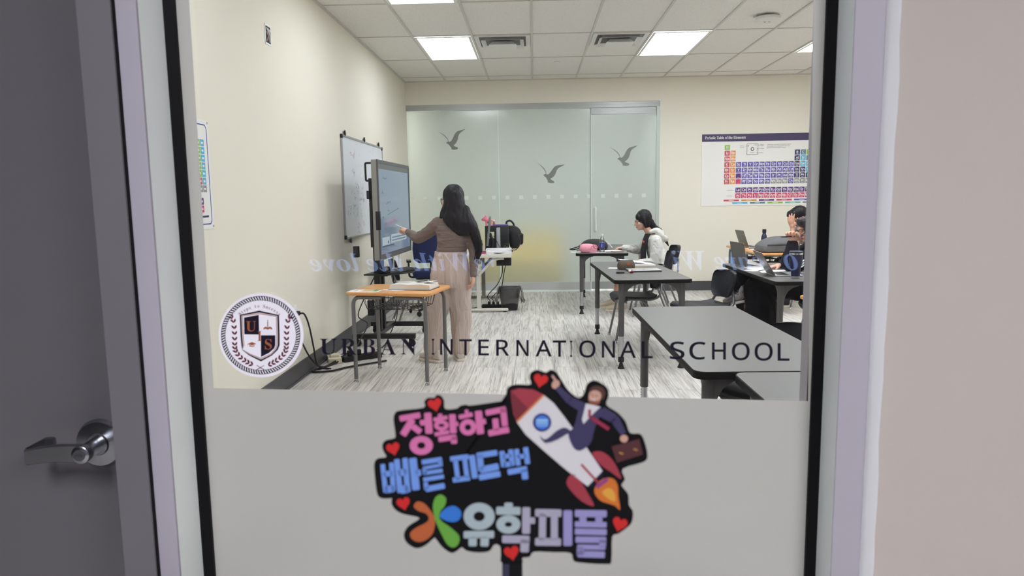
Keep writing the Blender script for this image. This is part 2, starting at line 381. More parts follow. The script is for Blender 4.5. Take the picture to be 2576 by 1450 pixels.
# ---- air vents
M_vent = mat('vent_enamel', (226, 226, 224), .4)
def vent(i, lab):
    x = TX0+(i+.5)*TW; y = TY0+TL+TW/2
    t = empty('air_vent', (x, y, H), 0, lab, 'vent', 'square ceiling air vents')
    f = MB(); a = TW/2-.02
    for k in (-1, 1):
        f.box(min(k*a, k*(a-.05)), max(k*a, k*(a-.05)), -a, a, -.014, -.001); f.box(-a+.05, a-.05, min(k*a, k*(a-.05)), max(k*a, k*(a-.05)), -.014, -.001)
    f.build('frame', M_vent, t, smooth=False)
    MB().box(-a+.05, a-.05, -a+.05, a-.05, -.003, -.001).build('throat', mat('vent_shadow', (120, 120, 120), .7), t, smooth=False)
    for rr, z0, z1 in ((.245, -.012, -.045), (.16, -.03, -.075)):
        c = MB(); r2 = rr-.045
        c.loft([[(-r2,-r2,z0),(r2,-r2,z0),(r2,r2,z0),(-r2,r2,z0)], [(-rr,-rr,z1),(rr,-rr,z1),(rr,rr,z1),(-rr,rr,z1)]], cap=rr < .2)
        c.build('cone', M_vent, t, smooth=False)
    return t
vent(1, 'square air vent beside the left lit ceiling panel'); vent(3, 'square air vent left of the middle lit ceiling panel')
sd = empty('smoke_detector', (2.436, 7.746, H), 0, 'round white disc detector on the ceiling at right', 'detector')
MB().lathe([(.07, 0), (.07, -.02), (.05, -.022)]).build('base', mat('grey_plastic', (90, 90, 96), .5), sd)
MB().lathe([(.0, -.018), (.120, -.018), (.135, -.028), (.134, -.050), (.11, -.066), (0, -.07)], n=40).build('cover', mat('white_plastic', (225, 224, 220), .4), sd)
MB().box(-.035, -.008, -.004, .004, -.0715, -.069).box(.008, .035, -.004, .004, -.0715, -.069).build('indicator', mat('grey_plastic', (90,90,96)), sd, smooth=False)
tag(MB().lathe([(0, -.012), (.042, -.012), (.044, -.008), (.044, 0)], (.333, 10.036, H), 28).build('sprinkler_cover', M_frame_w), 'small round white sprinkler cover flush in a ceiling tile', 'sprinkler')

# ---- corridor side: partition wall, window_1, door_1
M_mull = mat('light_tinted_steel', (174, 170, 181), .5)  # lavender tint of the corridor light is put into this paint
M_bead = mat('lit_glazing_bead', (226, 232, 230), .35)  # coloured paler than the frame for the light on the return faces
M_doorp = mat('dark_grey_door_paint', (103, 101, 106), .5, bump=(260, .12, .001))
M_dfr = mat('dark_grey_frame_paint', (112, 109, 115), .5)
M_gask = mat('black_gasket', (6, 6, 9), .6, spec=.2)
YO = 1.185                                   # corridor face of the steel frame
WT, WBOT = 2.45, .10
wr = MB(); wr.box(.572, 3.4, 1.172, 1.36, 0, 3.4)
wr.box(-2.13, .572, 1.172, 1.36, WT+.06, 3.4); wr.box(-2.13, -1.80, 1.172, 1.36, 0, WT+.06)
M_cwall = mat('corridor_wall_paint', (190, 183, 176), .8, bump=(90, .12, .003), vary=(3, .03))
struct(wr.build('wall_front', M_cwall, smooth=False))
win = empty('window_1', (0, YF, 0), kind='structure')
M_pane = clear('window_glass', (.985, .992, .988))
MB().box(-.632, .512, 0, .008, WBOT-.02, WT+.02).build('glass_pane', M_pane, win, smooth=False)
ga = MB(); ga.box(-.629, -.608, -.008, .016, WBOT, WT); ga.box(.4885, .508, -.008, .016, WBOT, WT); ga.box(-.61, .49, -.008, .016, WT-.018, WT); ga.box(-.61, .49, -.008, .016, WBOT, WBOT+.018)
ga.build('gasket', M_gask, win, smooth=False)
bd = MB()
def plan(mb, pts, z0, z1, mi=0): return mb.prism(pts, z0, z1, lambda a, b, c: V((a, b, c)), mi)
dy = -YF
plan(bd, [(-.641, YO+.002+dy), (-.628, YF-.008+dy), (-.628, YF+.06+dy), (-.66, YF+.06+dy), (-.66, YO+.002+dy)], WBOT, WT)
plan(bd, [(.510, YO+.002+dy), (.507, YF-.008+dy), (.507, YF+.06+dy), (.55, YF+.06+dy), (.55, YO+.002+dy)], WBOT, WT)
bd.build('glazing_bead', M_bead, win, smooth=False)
fr = MB()
fr.box(-.676, -.641, YO+dy-.004, .11, 0, WT+.05); fr.box(.510, .559, YO+dy, .11, 0, WT+.05)
fr.box(-.641, .51, YO+dy, .11, WT, WT+.05); fr.box(-.641, .51, YO+dy, .11, 0, WBOT)
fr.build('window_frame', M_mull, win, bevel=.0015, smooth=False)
ck = MB(); prev = None
rings = []
for i in range(60):
    z = 3.2*i/59; j = .0012*math.sin(i*2.1)+.001*math.sin(i*5.3)
    rings.append([V((.5585, -.066, z)), V((.563, -.073+j, z)), V((.574+j, -.0825, z)), V((.574, -.07, z)), V((.5585, -.055, z))])
ck.loft(rings); ck.build('caulk', mat('white_caulk', (236, 237, 240), .45), win)
# frosted privacy film: border strips and lower half, on the corridor face of the glass
FY = YF-.001
def P2(x, y): p = at(x, y, FY); return (p.x, p.z)
il, ib, ic, ir = P2(475, 0), P2(537, 977), P2(2033, 1010), P2(2047, 0)
film = [(-.609, WT-.018), (-.609, WBOT+.018), (.49, WBOT+.018), (.49, WT-.018), (ir[0], WT-.018), ir, ic, ib, il, (il[0], WT-.018)]
M_film = frosted('privacy_film', (214, 214, 208), .30, .05, .35)
MB().prism(film, -.0009, 0, frame((0, FY-YF, 0), (1,0,0), (0,0,1), (0,-1,0))).build('frosted_film', M_film, win, smooth=False)

d1 = empty('door_1', (-1.76, YF+.05, 0), kind='structure')
MB().box(0, 1.05, 0, .045, .008, 2.12).build('leaf', M_doorp, d1, smooth=False)
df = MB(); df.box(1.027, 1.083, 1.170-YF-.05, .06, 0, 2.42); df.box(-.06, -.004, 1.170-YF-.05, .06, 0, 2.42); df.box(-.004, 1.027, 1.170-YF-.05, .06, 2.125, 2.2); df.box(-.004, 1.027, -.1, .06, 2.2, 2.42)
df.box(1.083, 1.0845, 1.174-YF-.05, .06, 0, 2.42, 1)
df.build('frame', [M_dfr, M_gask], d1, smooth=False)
rc = at(256, 1113, YF+.05); lc = V((rc.x+1.76, 0, rc.z))
M_nick = mat('satin_nickel', (170, 172, 178), .26, 1)
RX = Matrix(((1,0,0),(0,0,1),(0,-1,0)))     # lathe axis to +Y; negative heights stand out of the door
hd = MB(); hd.lathe([(0, 0), (.047, 0), (.047, -.004), (.043, -.011), (.022, -.013), (.02, -.016), (0, -.016)], lc, 40, RX)
rose = hd.build('lever_handle', M_nick, d1)
sk = MB(); tip = V((at(208, 1142, YF-.035).x+1.76, -.085, at(208, 1142, YF-.035).z))
sk.tube([lc+V((0,-.012,0)), lc+V((0,-.03,-.0)), lc.lerp(tip, .8), tip+V((0, .004, 0))], [.0155, .0145, .0145, .0165], 20)
sk.build('shank', M_nick, rose)
lv = MB(); e1 = V((at(66, 1152, YF-.03).x+1.76, -.078, at(66, 1152, YF-.03).z))
n = 14; rings = []
for i in range(n+1):
    t = i/n; p = tip.lerp(e1, t); p.z += .004*math.sin(t*PI); hh = .0185-.0035*t; th = .0055
    rings.append([p+V((0, -th, -hh*.8)), p+V((0, -th, hh*.8)), p+V((0, -th*.2, hh)), p+V((0, th, hh*.7)), p+V((0, th, -hh*.7)), p+V((0, -th*.2, -hh))])
ee = rings[-1]
rings.append([q+V((-.004, .004, .0)) for q in ee]); 
lv.loft(rings)
lv.loft([[q+V((.004, .0, 0)) for q in ee], [q+V((-.004, .006, .001)) for q in ee], [q+V((.008, .045, .008)) for q in ee], [q+V((.02, .047, .008)) for q in ee]])
lv.lathe([(0, 0), (.0165, 0), (.0165, -.012), (.0145, -.0135), (0, -.0135)], tip+V((0, .004, 0)), 28, RX)
lv.build('lever', M_nick, rose)
kc = MB(); kc.lathe([(0, -.0135), (.0105, -.0135), (.0105, -.0155), (0, -.0155)], tip+V((0, .004, 0)), 24, RX)
kc.box(tip.x-.006, tip.x+.006, tip.y-.0135, tip.y-.0105, tip.z-.001, tip.z+.001)
kc.build('key_cylinder', mat('dull_steel', (120, 122, 128), .35, .9), rose)

# ---- corridor behind the viewer
struct(MB().box(-4, 4, -2.7, -2.6, 0, 3.0).build('wall_corridor', mat('corridor_dark_wall', (70, 68, 68), .8), smooth=False))
struct(MB().box(-4, 4, -2.7, 1.172, 2.85, 2.95).build('ceiling_corridor', mat('corridor_ceiling', (180, 178, 172), .9), smooth=False))
struct(MB().box(3.4, 3.5, -2.7, 1.36, 0, 3.0).build('wall_corridor_end', M_cwall, smooth=False))
M_lc = emitter('corridor_diffuser', (249, 248, 255), CORR)
lamp(-.55, -1.05, 2.85, .6, 1.2, M_lc, 'lit ceiling panel in the corridor behind the viewer', 'corridor ceiling lights')
lamp(1.9, -1.3, 2.85, .6, 1.2, M_lc, 'lit ceiling panel in the corridor over the viewer at right', 'corridor ceiling lights')
lamp(-.9, 12.25, 3.3, .6, 1.2, emitter('hall_diffuser', (245, 250, 255), HALL), 'lit ceiling panel in the hall behind the frosted glass, left', 'hall ceiling lights')
lamp(1.2, 12.25, 3.3, .6, 1.2, MATS['hall_diffuser'], 'lit ceiling panel in the hall behind the frosted glass, right', 'hall ceiling lights')
# ------------------------------------------------------------------ lettering and marks
def bold_serif(s): return ''.join(chr(0x1D400+ord(c)-65) if c.isupper() else chr(0x1D41A+ord(c)-97) if c.islower() else c for c in s)
def bold_italic(s): return ''.join(chr(0x1D468+ord(c)-65) if c.isupper() else chr(0x1D482+ord(c)-97) if c.islower() else c for c in s)
def sans(s): return ''.join(chr(0x1D5A0+ord(c)-65) if c.isupper() else chr(0x1D5BA+ord(c)-97) if c.islower() else c for c in s)
def bar(mb, fr, p, q, w, mi=0, c0=0, c1=.0004, w1=None, cap=.25):
    (x0, y0), (x1, y1) = p, q; w1 = w1 or w; L = math.hypot(x1-x0, y1-y0); ux, uy = (x1-x0)/L, (y1-y0)/L; nx, ny = -uy, ux
    e = cap*min(w, w1)*.5
    pts = []
    for (x, y, h, s) in ((x1, y1, w1/2, 1), (x0, y0, w/2, -1)):
        for a in (-1, -.7, .7, 1):
            k = 0 if abs(a) < 1 else -e
            pts.append((x+ux*s*k+nx*h*a*s, y+uy*s*k+ny*h*a*s))
    mb.prism(pts, c0, c1, fr, mi)
def ring(mb, fr, x, y, rx, ry, hx, hy, mi=0, c0=0, c1=.0004, n=32):
    vs = []; fs = []
    for j in range(n):
        a = 2*PI*j/n; ca, sa = math.cos(a), math.sin(a)
        vs += [fr(x+rx*ca, y+ry*sa, c1), fr(x+hx*ca, y+hy*sa, c1), fr(x+rx*ca, y+ry*sa, c0), fr(x+hx*ca, y+hy*sa, c0)]
        k = 4*j; l = 4*((j+1) % n)
        fs += [(k, l, l+1, k+1), (k, k+2, l+2, l), (k+1, l+1, l+3, k+3)]
    mb.add(vs, fs, mi)
def disc(mb, fr, x, y, rx, ry, mi=0, c0=0, c1=.0004, n=28, a0=0):
    ca, sa = math.cos(a0), math.sin(a0)
    mb.prism([(x+rx*math.cos(2*PI*j/n)*ca-ry*math.sin(2*PI*j/n)*sa, y+rx*math.cos(2*PI*j/n)*sa+ry*math.sin(2*PI*j/n)*ca) for j in range(n)], c0, c1, fr, mi)
def blob(mb, fr, pts, mi=0, c0=0, c1=.0004, k=5):
    n = len(pts); q = smooth_path([pts[-1]]+list(pts)+[pts[0], pts[1]], k)[k:-k-1] if k > 1 else pts
    mb.prism(q, c0, c1, fr, mi)
def pixframe(Y, s=1.0, ox=0, oy=0): return lambda a, b, c=0: at(ox+a/s, oy+b/s, Y-c)

# ---- school name in dark vinyl on the glass
M_vinyl = mat('navy_vinyl', (20, 14, 34), .6, spec=.2)
LY = FY-.0012
t = empty('vinyl_lettering', at(1390, 890, FY), 0, 'dark navy school name lettering in a row across the glass', 'lettering')
def word(letters, name, f, bold=0):
    mb = MB(); o = t.location
    for ch, x0, x1 in letters:
        k = (x0+x1)/2; top = 853+(k-1090)*.0125 if k > 1090 else 853; bot = 892.5+(k-1090)*.0178 if k > 1090 else 893
        if ch in 'SCO': top -= 1; bot += 1
        put_text(mb, f(ch), lambda a, b, c: at(a, b, LY-c)-o, x0, bot, top-bot, x1-x0, bold, exact=True)
    return mb.build(name, M_vinyl, t, smooth=False, fix=False)
word([('U',805,846),('R',857,896),('B',910,944),('A',957,996),('N',1009,1047)], 'word', bold_serif)
word([('I',1086.5,1092),('N',1107,1139),('T',1155,1187),('E',1203,1230),('R',1248,1281),('N',1299,1330),('A',1347,1388),('T',1391,1424),('I',1434,1439.5),('O',1457,1498),('N',1514,1547),('A',1559,1600),('L',1614,1642)], 'word', sans, .010)
word([('S',1685,1722),('C',1734,1775),('H',1791,1826),('O',1841,1886),('O',1898,1944),('L',1956,1986)], 'word', sans, .010)

# ---- round school crest sticker
cr = empty('crest_sticker', at(657, 844, FY), 0, 'round white school crest sticker with a shield on the glass', 'sticker')
cf = lambda a, b, c=0: at(530+a/5.18, 720+b/5.18, FY-.001-c) - cr.location
M_cw = mat('sticker_white', (248, 246, 255), .5); M_navy = mat('print_navy', (24, 18, 40), .6, spec=.2); M_org = mat('print_copper', (160, 90, 54), .6); M_mar = mat('print_maroon', (92, 20, 42), .5)
M_gl = mat('print_pale_rose', (214, 196, 196), .5)
mb = MB(); disc(mb, cf, 657, 642, 553, 549, n=72, c1=.0002); mb.build('disc', M_cw, cr, smooth=False)
mb = MB()
ring(mb, cf, 651, 641, 516, 511, 509, 504, c0=.0002, c1=.0004, n=96); ring(mb, cf, 651, 641, 466, 461, 460, 455, c0=.0002, c1=.0004, n=96)
for k in range(92):
    a = 2*PI*k/92; b = a+.052; w_ = .036
    mb.prism([(651+516*math.cos(a), 641+511*math.sin(a)), (651+516*math.cos(a+w_), 641+511*math.sin(a+w_)), (651+460*math.cos(b+w_), 641+455*math.sin(b+w_)), (651+460*math.cos(b), 641+455*math.sin(b))], .0002, .00045, cf)
mb.build('rope_border', M_navy, cr, smooth=False)
def shield(k):      # outline shrunk towards the inside by k
    L, R_, T = 378+k, 890-k, 320+k*1.15
    return [(L, 375+k*.55), (633, T), (R_, 378+k*.55), (R_+8, 640), (R_+8-k*.02, 770), (R_-14, 830-k*.2), (800-k*.45, 905-k*.55), (655, 983-k*1.12), (500+k*.4, 905-k*.55), (412+k*.1, 835-k*.2), (400+k, 775), (L+10, 640)]
mb = MB(); mb.prism(shield(0), .0002, .0004, cf, 0); mb.prism(shield(21), .0004, .0005, cf, 1); mb.prism(shield(34), .0005, .0006, cf, 2); mb.prism(shield(40), .0006, .0007, cf, 3)
mb.prism([(434, 412), (626, 376), (632, 632), (438, 630)], .0007, .0008, cf, 0); mb.prism([(654, 643), (842, 643), (842, 770), (828, 812), (760, 872), (656, 925)], .0007, .0008, cf, 0)
put_text(mb, bold_serif('U'), cf, 460, 592, -134, 130, mi=2, c=.0009, exact=True)
put_text(mb, bold_serif('I'), cf, 611, 716, -128, 52, mi=2, c=.001, exact=True)
put_text(mb, bold_serif('S'), cf, 706, 828, -138, 90, mi=2, c=.0009, exact=True)
# candle over an open book, graduation cap
bar(mb, cf, (743, 465), (743, 535), 12, 2, .0007, .0009); disc(mb, cf, 743, 452, 5, 12, 2, .0007, .0009)
blob(mb, cf, [(687, 568), (697, 540), (722, 530), (743, 542), (765, 530), (792, 538), (803, 568), (770, 556), (743, 570), (716, 556)], 2, .0007, .0009, 2)
mb.prism([(478, 757), (537, 730), (594, 755), (540, 774)], .0007, .0009, cf, 2); blob(mb, cf, [(505, 770), (540, 782), (570, 772), (568, 788), (540, 792), (508, 788)], 2, .0007, .0009, 2); bar(mb, cf, (484, 757), (480, 775), 4, 2, .0007, .0009)
mb.build('shield', [M_navy, M_gl, M_org, M_cw], cr, smooth=False)
mb = MB()
def leaf(x, y, L, W, a):
    ca, sa = math.cos(a), math.sin(a)
    mb.prism([(x+u*L*ca-v*W*sa, y+u*L*sa+v*W*ca) for u, v in ((0,0),(.25,.42),(.55,.5),(.8,.3),(1,0),(.8,-.22),(.5,-.3),(.2,-.2))], .0002, .0004, cf)
st = smooth_path([(258, 395), (290, 440), (306, 560), (310, 680), (312, 790), (330, 862), (385, 930), (460, 985), (530, 1022), (600, 1052)], 8)
for side in (1, -1):
    mx_ = lambda x: x if side == 1 else 1296-x
    for k in range(13):
        i = 6+int(k*(len(st)-10)/12.6); x, y = st[min(i, len(st)-1)]; x2, y2 = st[max(i-3, 0)]
        a = math.atan2(y2-y, (x2-x)*side)
        leaf(mx_(x), y, 60, 32, a+.6); leaf(mx_(x), y, 60, 32, a-.6)
    leaf(mx_(282), 445, 58, 16, math.atan2(-50, -26*side))
    bar(mb, cf, (mx_(600), 1035), (mx_(700), 1092), 7, 0, .0002, .0004); bar(mb, cf, (mx_(655), 1062), (mx_(600), 1092), 7, 0, .0002, .0004)
mb.build('laurel', M_mar, cr, smooth=False, fix=False)
mb = MB(); s_ = 'Steps to Success'
for i, ch in enumerate(s_):
    if ch == ' ': continue
    a = -PI/2 + (-.79+1.60*i/(len(s_)-1))*.96; r = 352
    x, y = 636+r*math.cos(a), 632+r*math.sin(a)
    ca, sa = math.cos(a+PI/2), math.sin(a+PI/2)
    ff = lambda p, q, c, x=x, y=y, ca=ca, sa=sa: cf(x+p*ca-q*sa, y+p*sa+q*ca, c)
    put_text(mb, bold_serif(ch), ff, 0, 0, -44, None, c=.0004, anchor='c')
mb.build('motto', mat('print_brown_grey', (150, 120, 118), .5), cr, smooth=False, fix=False)

# ---- hand-held cut-out sign in front of the glass
SD = .56
sg = empty('hand_sign', EYE+ray(1290, 1450)*SD, 0, 'black cut-out cheering sign with Korean lettering and a rocket, held up on a stick', 'sign')
def sframe(s, ox, oy): return lambda a, b, c=0: EYE + ray(ox+a/s, oy+b/s)*(SD-c) - sg.location
fA, fB, fC, f1 = sframe(5.1786, 930, 980), sframe(4.6, 1000, 1230), sframe(3.5375, 1260, 920), sframe(1, 0, 0)
A_ = lambda p: (930+p[0]/5.1786, 980+p[1]/5.1786); B_ = lambda p: (1000+p[0]/4.6, 1230+p[1]/4.6); C_ = lambda p: (1260+p[0]/3.5375, 920+p[1]/3.5375)
M_sb = mat('sign_black', (7, 6, 9), .7, spec=.15)
out = [A_(p) for p in [(290,1420),(200,1425),(130,1410),(90,1330),(60,1050),(65,950),(110,900),(215,880),(175,800),(165,720),(210,665),(310,640),(335,600),(310,400),(330,310),(400,275),(700,240),(710,160),(760,110),(840,110),(870,75),(930,85),(970,150),(985,255),(1130,250),(1180,215),(1260,200),(1330,210),(1755,150)]]
out += [C_(p) for p in [(40,320),(45,260),(70,190),(150,168),(265,170),(255,110),(270,60),(330,40),(400,62),(440,40),(490,55),(540,130),(600,220),(690,290),(740,250),(765,170),(820,135),(880,150),(945,200),(960,270),(940,350),(1040,420),(1110,500),(1150,600),(1240,610),(1280,680),(1305,800),(1270,860),(1085,920),(1105,1010),(1075,1060),(1090,1090),(1135,1150),(1140,1240),(1172,1290),(1175,1350),(1150,1420)]]
out += [B_(p) for p in [(2560,520),(2485,560),(2475,830),(2420,875),(2090,855),(2030,820),(2000,745),(1800,737),(1580,732),(1530,790),(1440,805),(1440,860),(1212,860),(1195,780),(1190,680),(1150,645),(1110,660),(1060,725),(930,740),(800,720),(745,680),(690,720),(620,745),(520,680),(440,580),(420,575),(320,660),(210,690),(100,620),(75,520),(130,430),(240,360),(230,330),(70,295),(-20,250),(-68,180)]]
mb = MB(); q = smooth_path(out+[out[0]], 3)[:-1]; mb.prism(q, -.003, 0, f1); mb.build('board', M_sb, sg, smooth=False)
M_pink = mat('print_pink', (184, 96, 144), .5); M_blue = mat('print_blue', (96, 131, 198), .5)
pk = MB()
for p, q_, w_ in [((390,385),(660,335),75),((560,390),(430,600),90),((560,480),(665,560),80),((655,440),(720,430),72),((755,305),(775,580),95),
    ((890,345),(945,335),42),((830,398),(1015,365),52),((935,530),(940,565),50),((845,590),(1035,555),52),((1075,325),(1090,575),85),((1110,455),(1155,448),58),((895,655),(1130,620),70),((1095,620),(1100,710),80),
    ((1240,292),(1285,285),48),((1160,365),(1340,325),58),((1415,280),(1445,585),95),((1460,425),(1515,415),72),
    ((1510,310),(1775,255),75),((1738,250),(1762,482),80),((1635,380),(1650,540),80),((1545,575),(1815,525),80)]: bar(pk, fA, p, q_, w_)
ring(pk, fA, 672, 732, 152, 124, 52, 43); ring(pk, fA, 935, 470, 97, 68, 38, 20); ring(pk, fA, 1280, 495, 108, 106, 42, 40)
pk.build('pink_lettering', M_pink, sg, smooth=False, fix=False)
bl = MB()
for p, q_, w_ in [((168,975),(208,1345),62),((282,955),(310,1325),62),((180,1110),(300,1090),75),((195,1312),(320,1292),92),
    ((352,910),(397,1350),72),((458,895),(497,1340),72),((370,1092),(480,1077),90),((395,1312),(500,1297),105),((560,895),(605,1315),100),((600,1095),(668,1085),82),
    ((678,952),(942,912),62),((915,915),(925,1005),58),((695,1030),(940,985),42),((712,1025),(722,1110),55),((700,1095),(950,1058),52),((697,1180),(968,1135),55),((728,1212),(742,1312),58),((728,1303),(978,1255),75),
    ((1048,910),(1290,878),65),((1115,910),(1150,1180),62),((1235,890),(1270,1160),62),((1082,1185),(1308,1155),65),((1330,858),(1372,1162),78),
    ((1393,867),(1662,825),75),((1430,850),(1455,1070),80),((1435,1055),(1680,1005),88),((1422,1150),(1702,1100),78),
    ((1720,805),(1748,1012),68),((1835,785),(1860,998),68),((1730,880),(1850,862),58),((1740,988),(1862,968),66),((1912,778),(1937,995),62),((2030,755),(2058,975),68),((1920,882),(2040,865),60),((1798,1082),(2052,1035),75),((2012,1040),(2027,1175),82)]: bar(bl, fA, p, q_, w_)
bl.build('blue_lettering', M_blue, sg, smooth=False, fix=False)
sl = MB()
for p, q_, w_, mi in [((765,535),(1118,530),85,0),((870,560),(870,668),95,0),((1010,560),(1005,670),95,0),
    ((1285,162),(1285,220),98,0),((1142,255),(1424,260),92,0),((1490,215),(1488,525),92,1),((1530,370),(1592,370),75,1),((1210,585),(1528,590),88,1),((1475,590),(1470,738),100,1),
    ((1592,280),(1898,285),88,1),((1680,290),(1675,600),82,1),((1815,290),(1815,600),82,1),((1592,615),(1892,620),90,1),((1970,250),(1970,665),102,2),
    ((2052,287),(2422,292),82,2),((2145,320),(2145,390),82,2),((2330,320),(2330,390),82,2),((2052,412),(2420,420),66,2),((2052,496),(2422,505),72,2),((2060,590),(2415,595),72,2),((2375,592),(2370,690),78,2),((2080,676),(2405,682),58,2),((2118,676),(2115,770),82,2),((2082,757),(2400,766),76,2)]: bar(sl, fB, p, q_, w_, mi)
ring(sl, fB, 945, 322, 180, 158, 65, 55); ring(sl, fB, 1283, 415, 140, 108, 42, 28)
sl.build('silver_lettering', [mat('print_silver', (144, 158, 162), .45), mat('print_lilac_grey', (146, 143, 160), .45), mat('print_lilac', (131, 126, 172), .45)], sg, smooth=False, fix=False)
lg = MB()
blob(lg, fB, [(188,205),(230,150),(310,172),(380,250),(430,340),(432,430),(400,530),(320,600),(230,617),(160,575),(150,510),(220,450),(320,400),(362,350),(330,290),(240,258)], 0)
blob(lg, fB, [(500,68),(560,110),(552,190),(500,260),(485,330),(520,385),(600,440),(700,530),(718,600),(690,660),(635,683),(570,640),(510,530),(450,400),(420,300),(410,190),(440,100)], 1, .0001, .0005)
blob(lg, fB, [(488,315),(540,240),(640,198),(720,240),(738,310),(700,370),(630,387),(540,362)], 2)
lg.build('flower_logo', [mat('print_orange', (158, 79, 38), .5), mat('print_green', (84, 141, 48), .5), mat('print_azure', (36, 100, 179), .5)], sg, smooth=False, fix=False)
M_red = mat('print_red', (177, 22, 21), .5)
def heart(x, y, w_, a):
    pts = []
    for j in range(26):
        u = 2*PI*j/26; hx = 16*math.sin(u)**3; hy = -(13*math.cos(u)-5*math.cos(2*u)-2*math.cos(3*u)-math.cos(4*u))
        hx *= w_/32; hy *= w_/32*1.1; pts.append((x+hx*math.cos(a)-hy*math.sin(a), y+hx*math.sin(a)+hy*math.cos(a)))
    MB().prism(pts, 0, .0004, f1).build('heart', M_red, sg, smooth=False)
for h_ in ((1094,1018,35,-.25),(989,1129,34,-.25),(1015,1267,34,-.22),(1287,1391,38,-.2),(1559,1319,38,.3),(1360,957,36,.2)): heart(*h_)
rk = MB()
M_rr = mat('print_rose_red', (138, 43, 57), .5); M_dr = mat('print_dark_red', (101, 26, 40), .5); M_rw = mat('print_white', (186, 184, 187), .5)
M_sn = mat('print_suit_navy', (46, 41, 76), .5); M_sk = mat('print_skin', (177, 138, 122), .5)
blob(rk, fC, [(380,262),(470,335),(560,450),(640,560),(770,740),(905,940),(772,1077),(580,930),(400,775),(220,615),(142,505),(250,390)], 0, k=1)
blob(rk, fC, [(88,225),(160,205),(290,215),(378,260),(250,385),(140,502),(110,430),(95,330)], 1, .0001, .0005, 1)
rk.prism([(95,228),(245,385),(140,502),(100,380)], .0005, .0006, fC, 2)
bar(rk, fC, (378,266), (142,502), 16, 3, .0005, .0007)
ring(rk, fC, 367, 507, 82, 82, 62, 62, 4, .0004, .0007); disc(rk, fC, 367, 507, 64, 64, 5, .0004, .0006)
for yy, hh in ((488, 20), (512, 14), (535, 8)): bar(rk, fC, (315, yy), (419, yy), hh, 6, .0006, .0007)
blob(rk, fC, [(630,968),(690,1000),(770,1130),(830,1252),(720,1210),(610,1100),(585,1030)], 1, k=3); blob(rk, fC, [(812,782),(890,765),(970,815),(1030,900),(1072,1012),(980,950),(880,880)], 1, k=3)
bar(rk, fC, (778,1072), (900,962), 42, 7, -.0001, .0003)
bar(rk, fC, (715,880), (872,1052), 20, 1, .0004, .0007)
blob(rk, fC, [(850,1060),(920,1005),(1000,1008),(1040,1070),(1045,1160),(1062,1285),(1015,1250),(950,1228),(880,1200),(832,1130)], 8, k=3)
blob(rk, fC, [(900,1130),(960,1090),(1010,1130),(1020,1210),(960,1190)], 9, .0004, .0006, 3); bar(rk, fC, (850,1085), (950,1010), 34, 10, .0004, .0006)
rk.build('rocket', [M_rw, M_rr, M_dr, mat('print_amber', (189, 112, 60), .5), mat('print_deep_blue', (28, 38, 103), .5), mat('print_sky_blue', (53, 103, 186), .5), mat('print_pale_blue', (129, 169, 206), .5), M_navy, mat('print_flame', (179, 96, 31), .5), mat('print_flame_yellow', (193, 141, 52), .5), mat('print_purple', (126, 52, 112), .5)], sg, smooth=False, fix=False)
mn = MB()
blob(mn, fC, [(740,340),(890,370),(880,450),(835,560),(805,680),(745,738),(690,757),(640,720),(600,610),(640,560),(670,480),(690,400)], 0, .0007, .001, 3)
blob(mn, fC, [(625,590),(570,553),(500,580),(430,640),(385,660),(345,625),(395,690),(500,660),(580,612)], 0, .0007, .001, 2)
bar(mn, fC, (740,380), (610,310), 92, 0, .0007, .0011, 72); bar(mn, fC, (620,318), (500,195), 74, 0, .0007, .0011, 46)
bar(mn, fC, (890,410), (1020,480), 96, 0, .0007, .0011, 84); bar(mn, fC, (1010,470), (1092,612), 84, 0, .0007, .0011, 54)
blob(mn, fC, [(757,338),(888,368),(800,450),(735,522),(722,480)], 1, .0011, .0013, 1)
bar(mn, fC, (790,392), (788,462), 24, 2, .0013, .0015); bar(mn, fC, (805,465), (962,568), 34, 2, .0011, .0014)
disc(mn, fC, 488, 168, 34, 42, 3, .0007, .001, a0=.5); bar(mn, fC, (492,142), (456,88), 24, 3, .0007, .001, 18); disc(mn, fC, 1096, 652, 36, 34, 3, .0012, .0014)
disc(mn, fC, 838, 272, 56, 74, 3, .0011, .0014, a0=.25)
blob(mn, fC, [(785,245),(800,200),(850,180),(910,200),(930,250),(905,310),(890,250),(860,225),(820,222)], 4, .0014, .0016, 3)
blob(mn, fC, [(775,300),(800,312),(850,318),(885,310),(870,345),(830,352),(790,335)], 5, .0014, .0016, 3); bar(mn, fC, (802,300), (842,308), 9, 1, .0016, .0017)
for ex in (806, 850): bar(mn, fC, (ex-10, 256+(ex-806)*.25), (ex+12, 262+(ex-806)*.25), 7, 4, .0014, .0016)
bar(mn, fC, (824,262), (818,288), 9, 6, .0014, .0016)
blob(mn, fC, [(985,722),(1232,655),(1266,792),(1032,866)], 7, .0009, .0012, 1)
for bx, by in ((1070,780),(1198,748)): bar(mn, fC, (bx-18,by-5), (bx+18,by+8), 12, 8, .0012, .0014)
mn.build('man_figure', [M_sn, M_rw, mat('print_crimson', (129, 29, 57), .5), M_sk, mat('print_brown', (67, 38, 31), .5), mat('print_beard', (120, 67, 53), .5), mat('print_nose', (162, 112, 96), .5), mat('print_case_brown', (67, 29, 33), .5), mat('print_gold', (169, 129, 60), .5)], sg, smooth=False, fix=False)
mb = MB(); mb.prism([(1263, 1405), (1314, 1400), (1317, 2050), (1266, 2050)], -.006, -.001, f1); mb.build('stick', M_sb, sg, bevel=.001)
MB().prism([(1264, 1420), (1281, 1420), (1283, 1700), (1266, 1700)], -.001, .0006, f1).build('stick_label', mat('print_slate', (38, 38, 60), .5), sg, smooth=False)

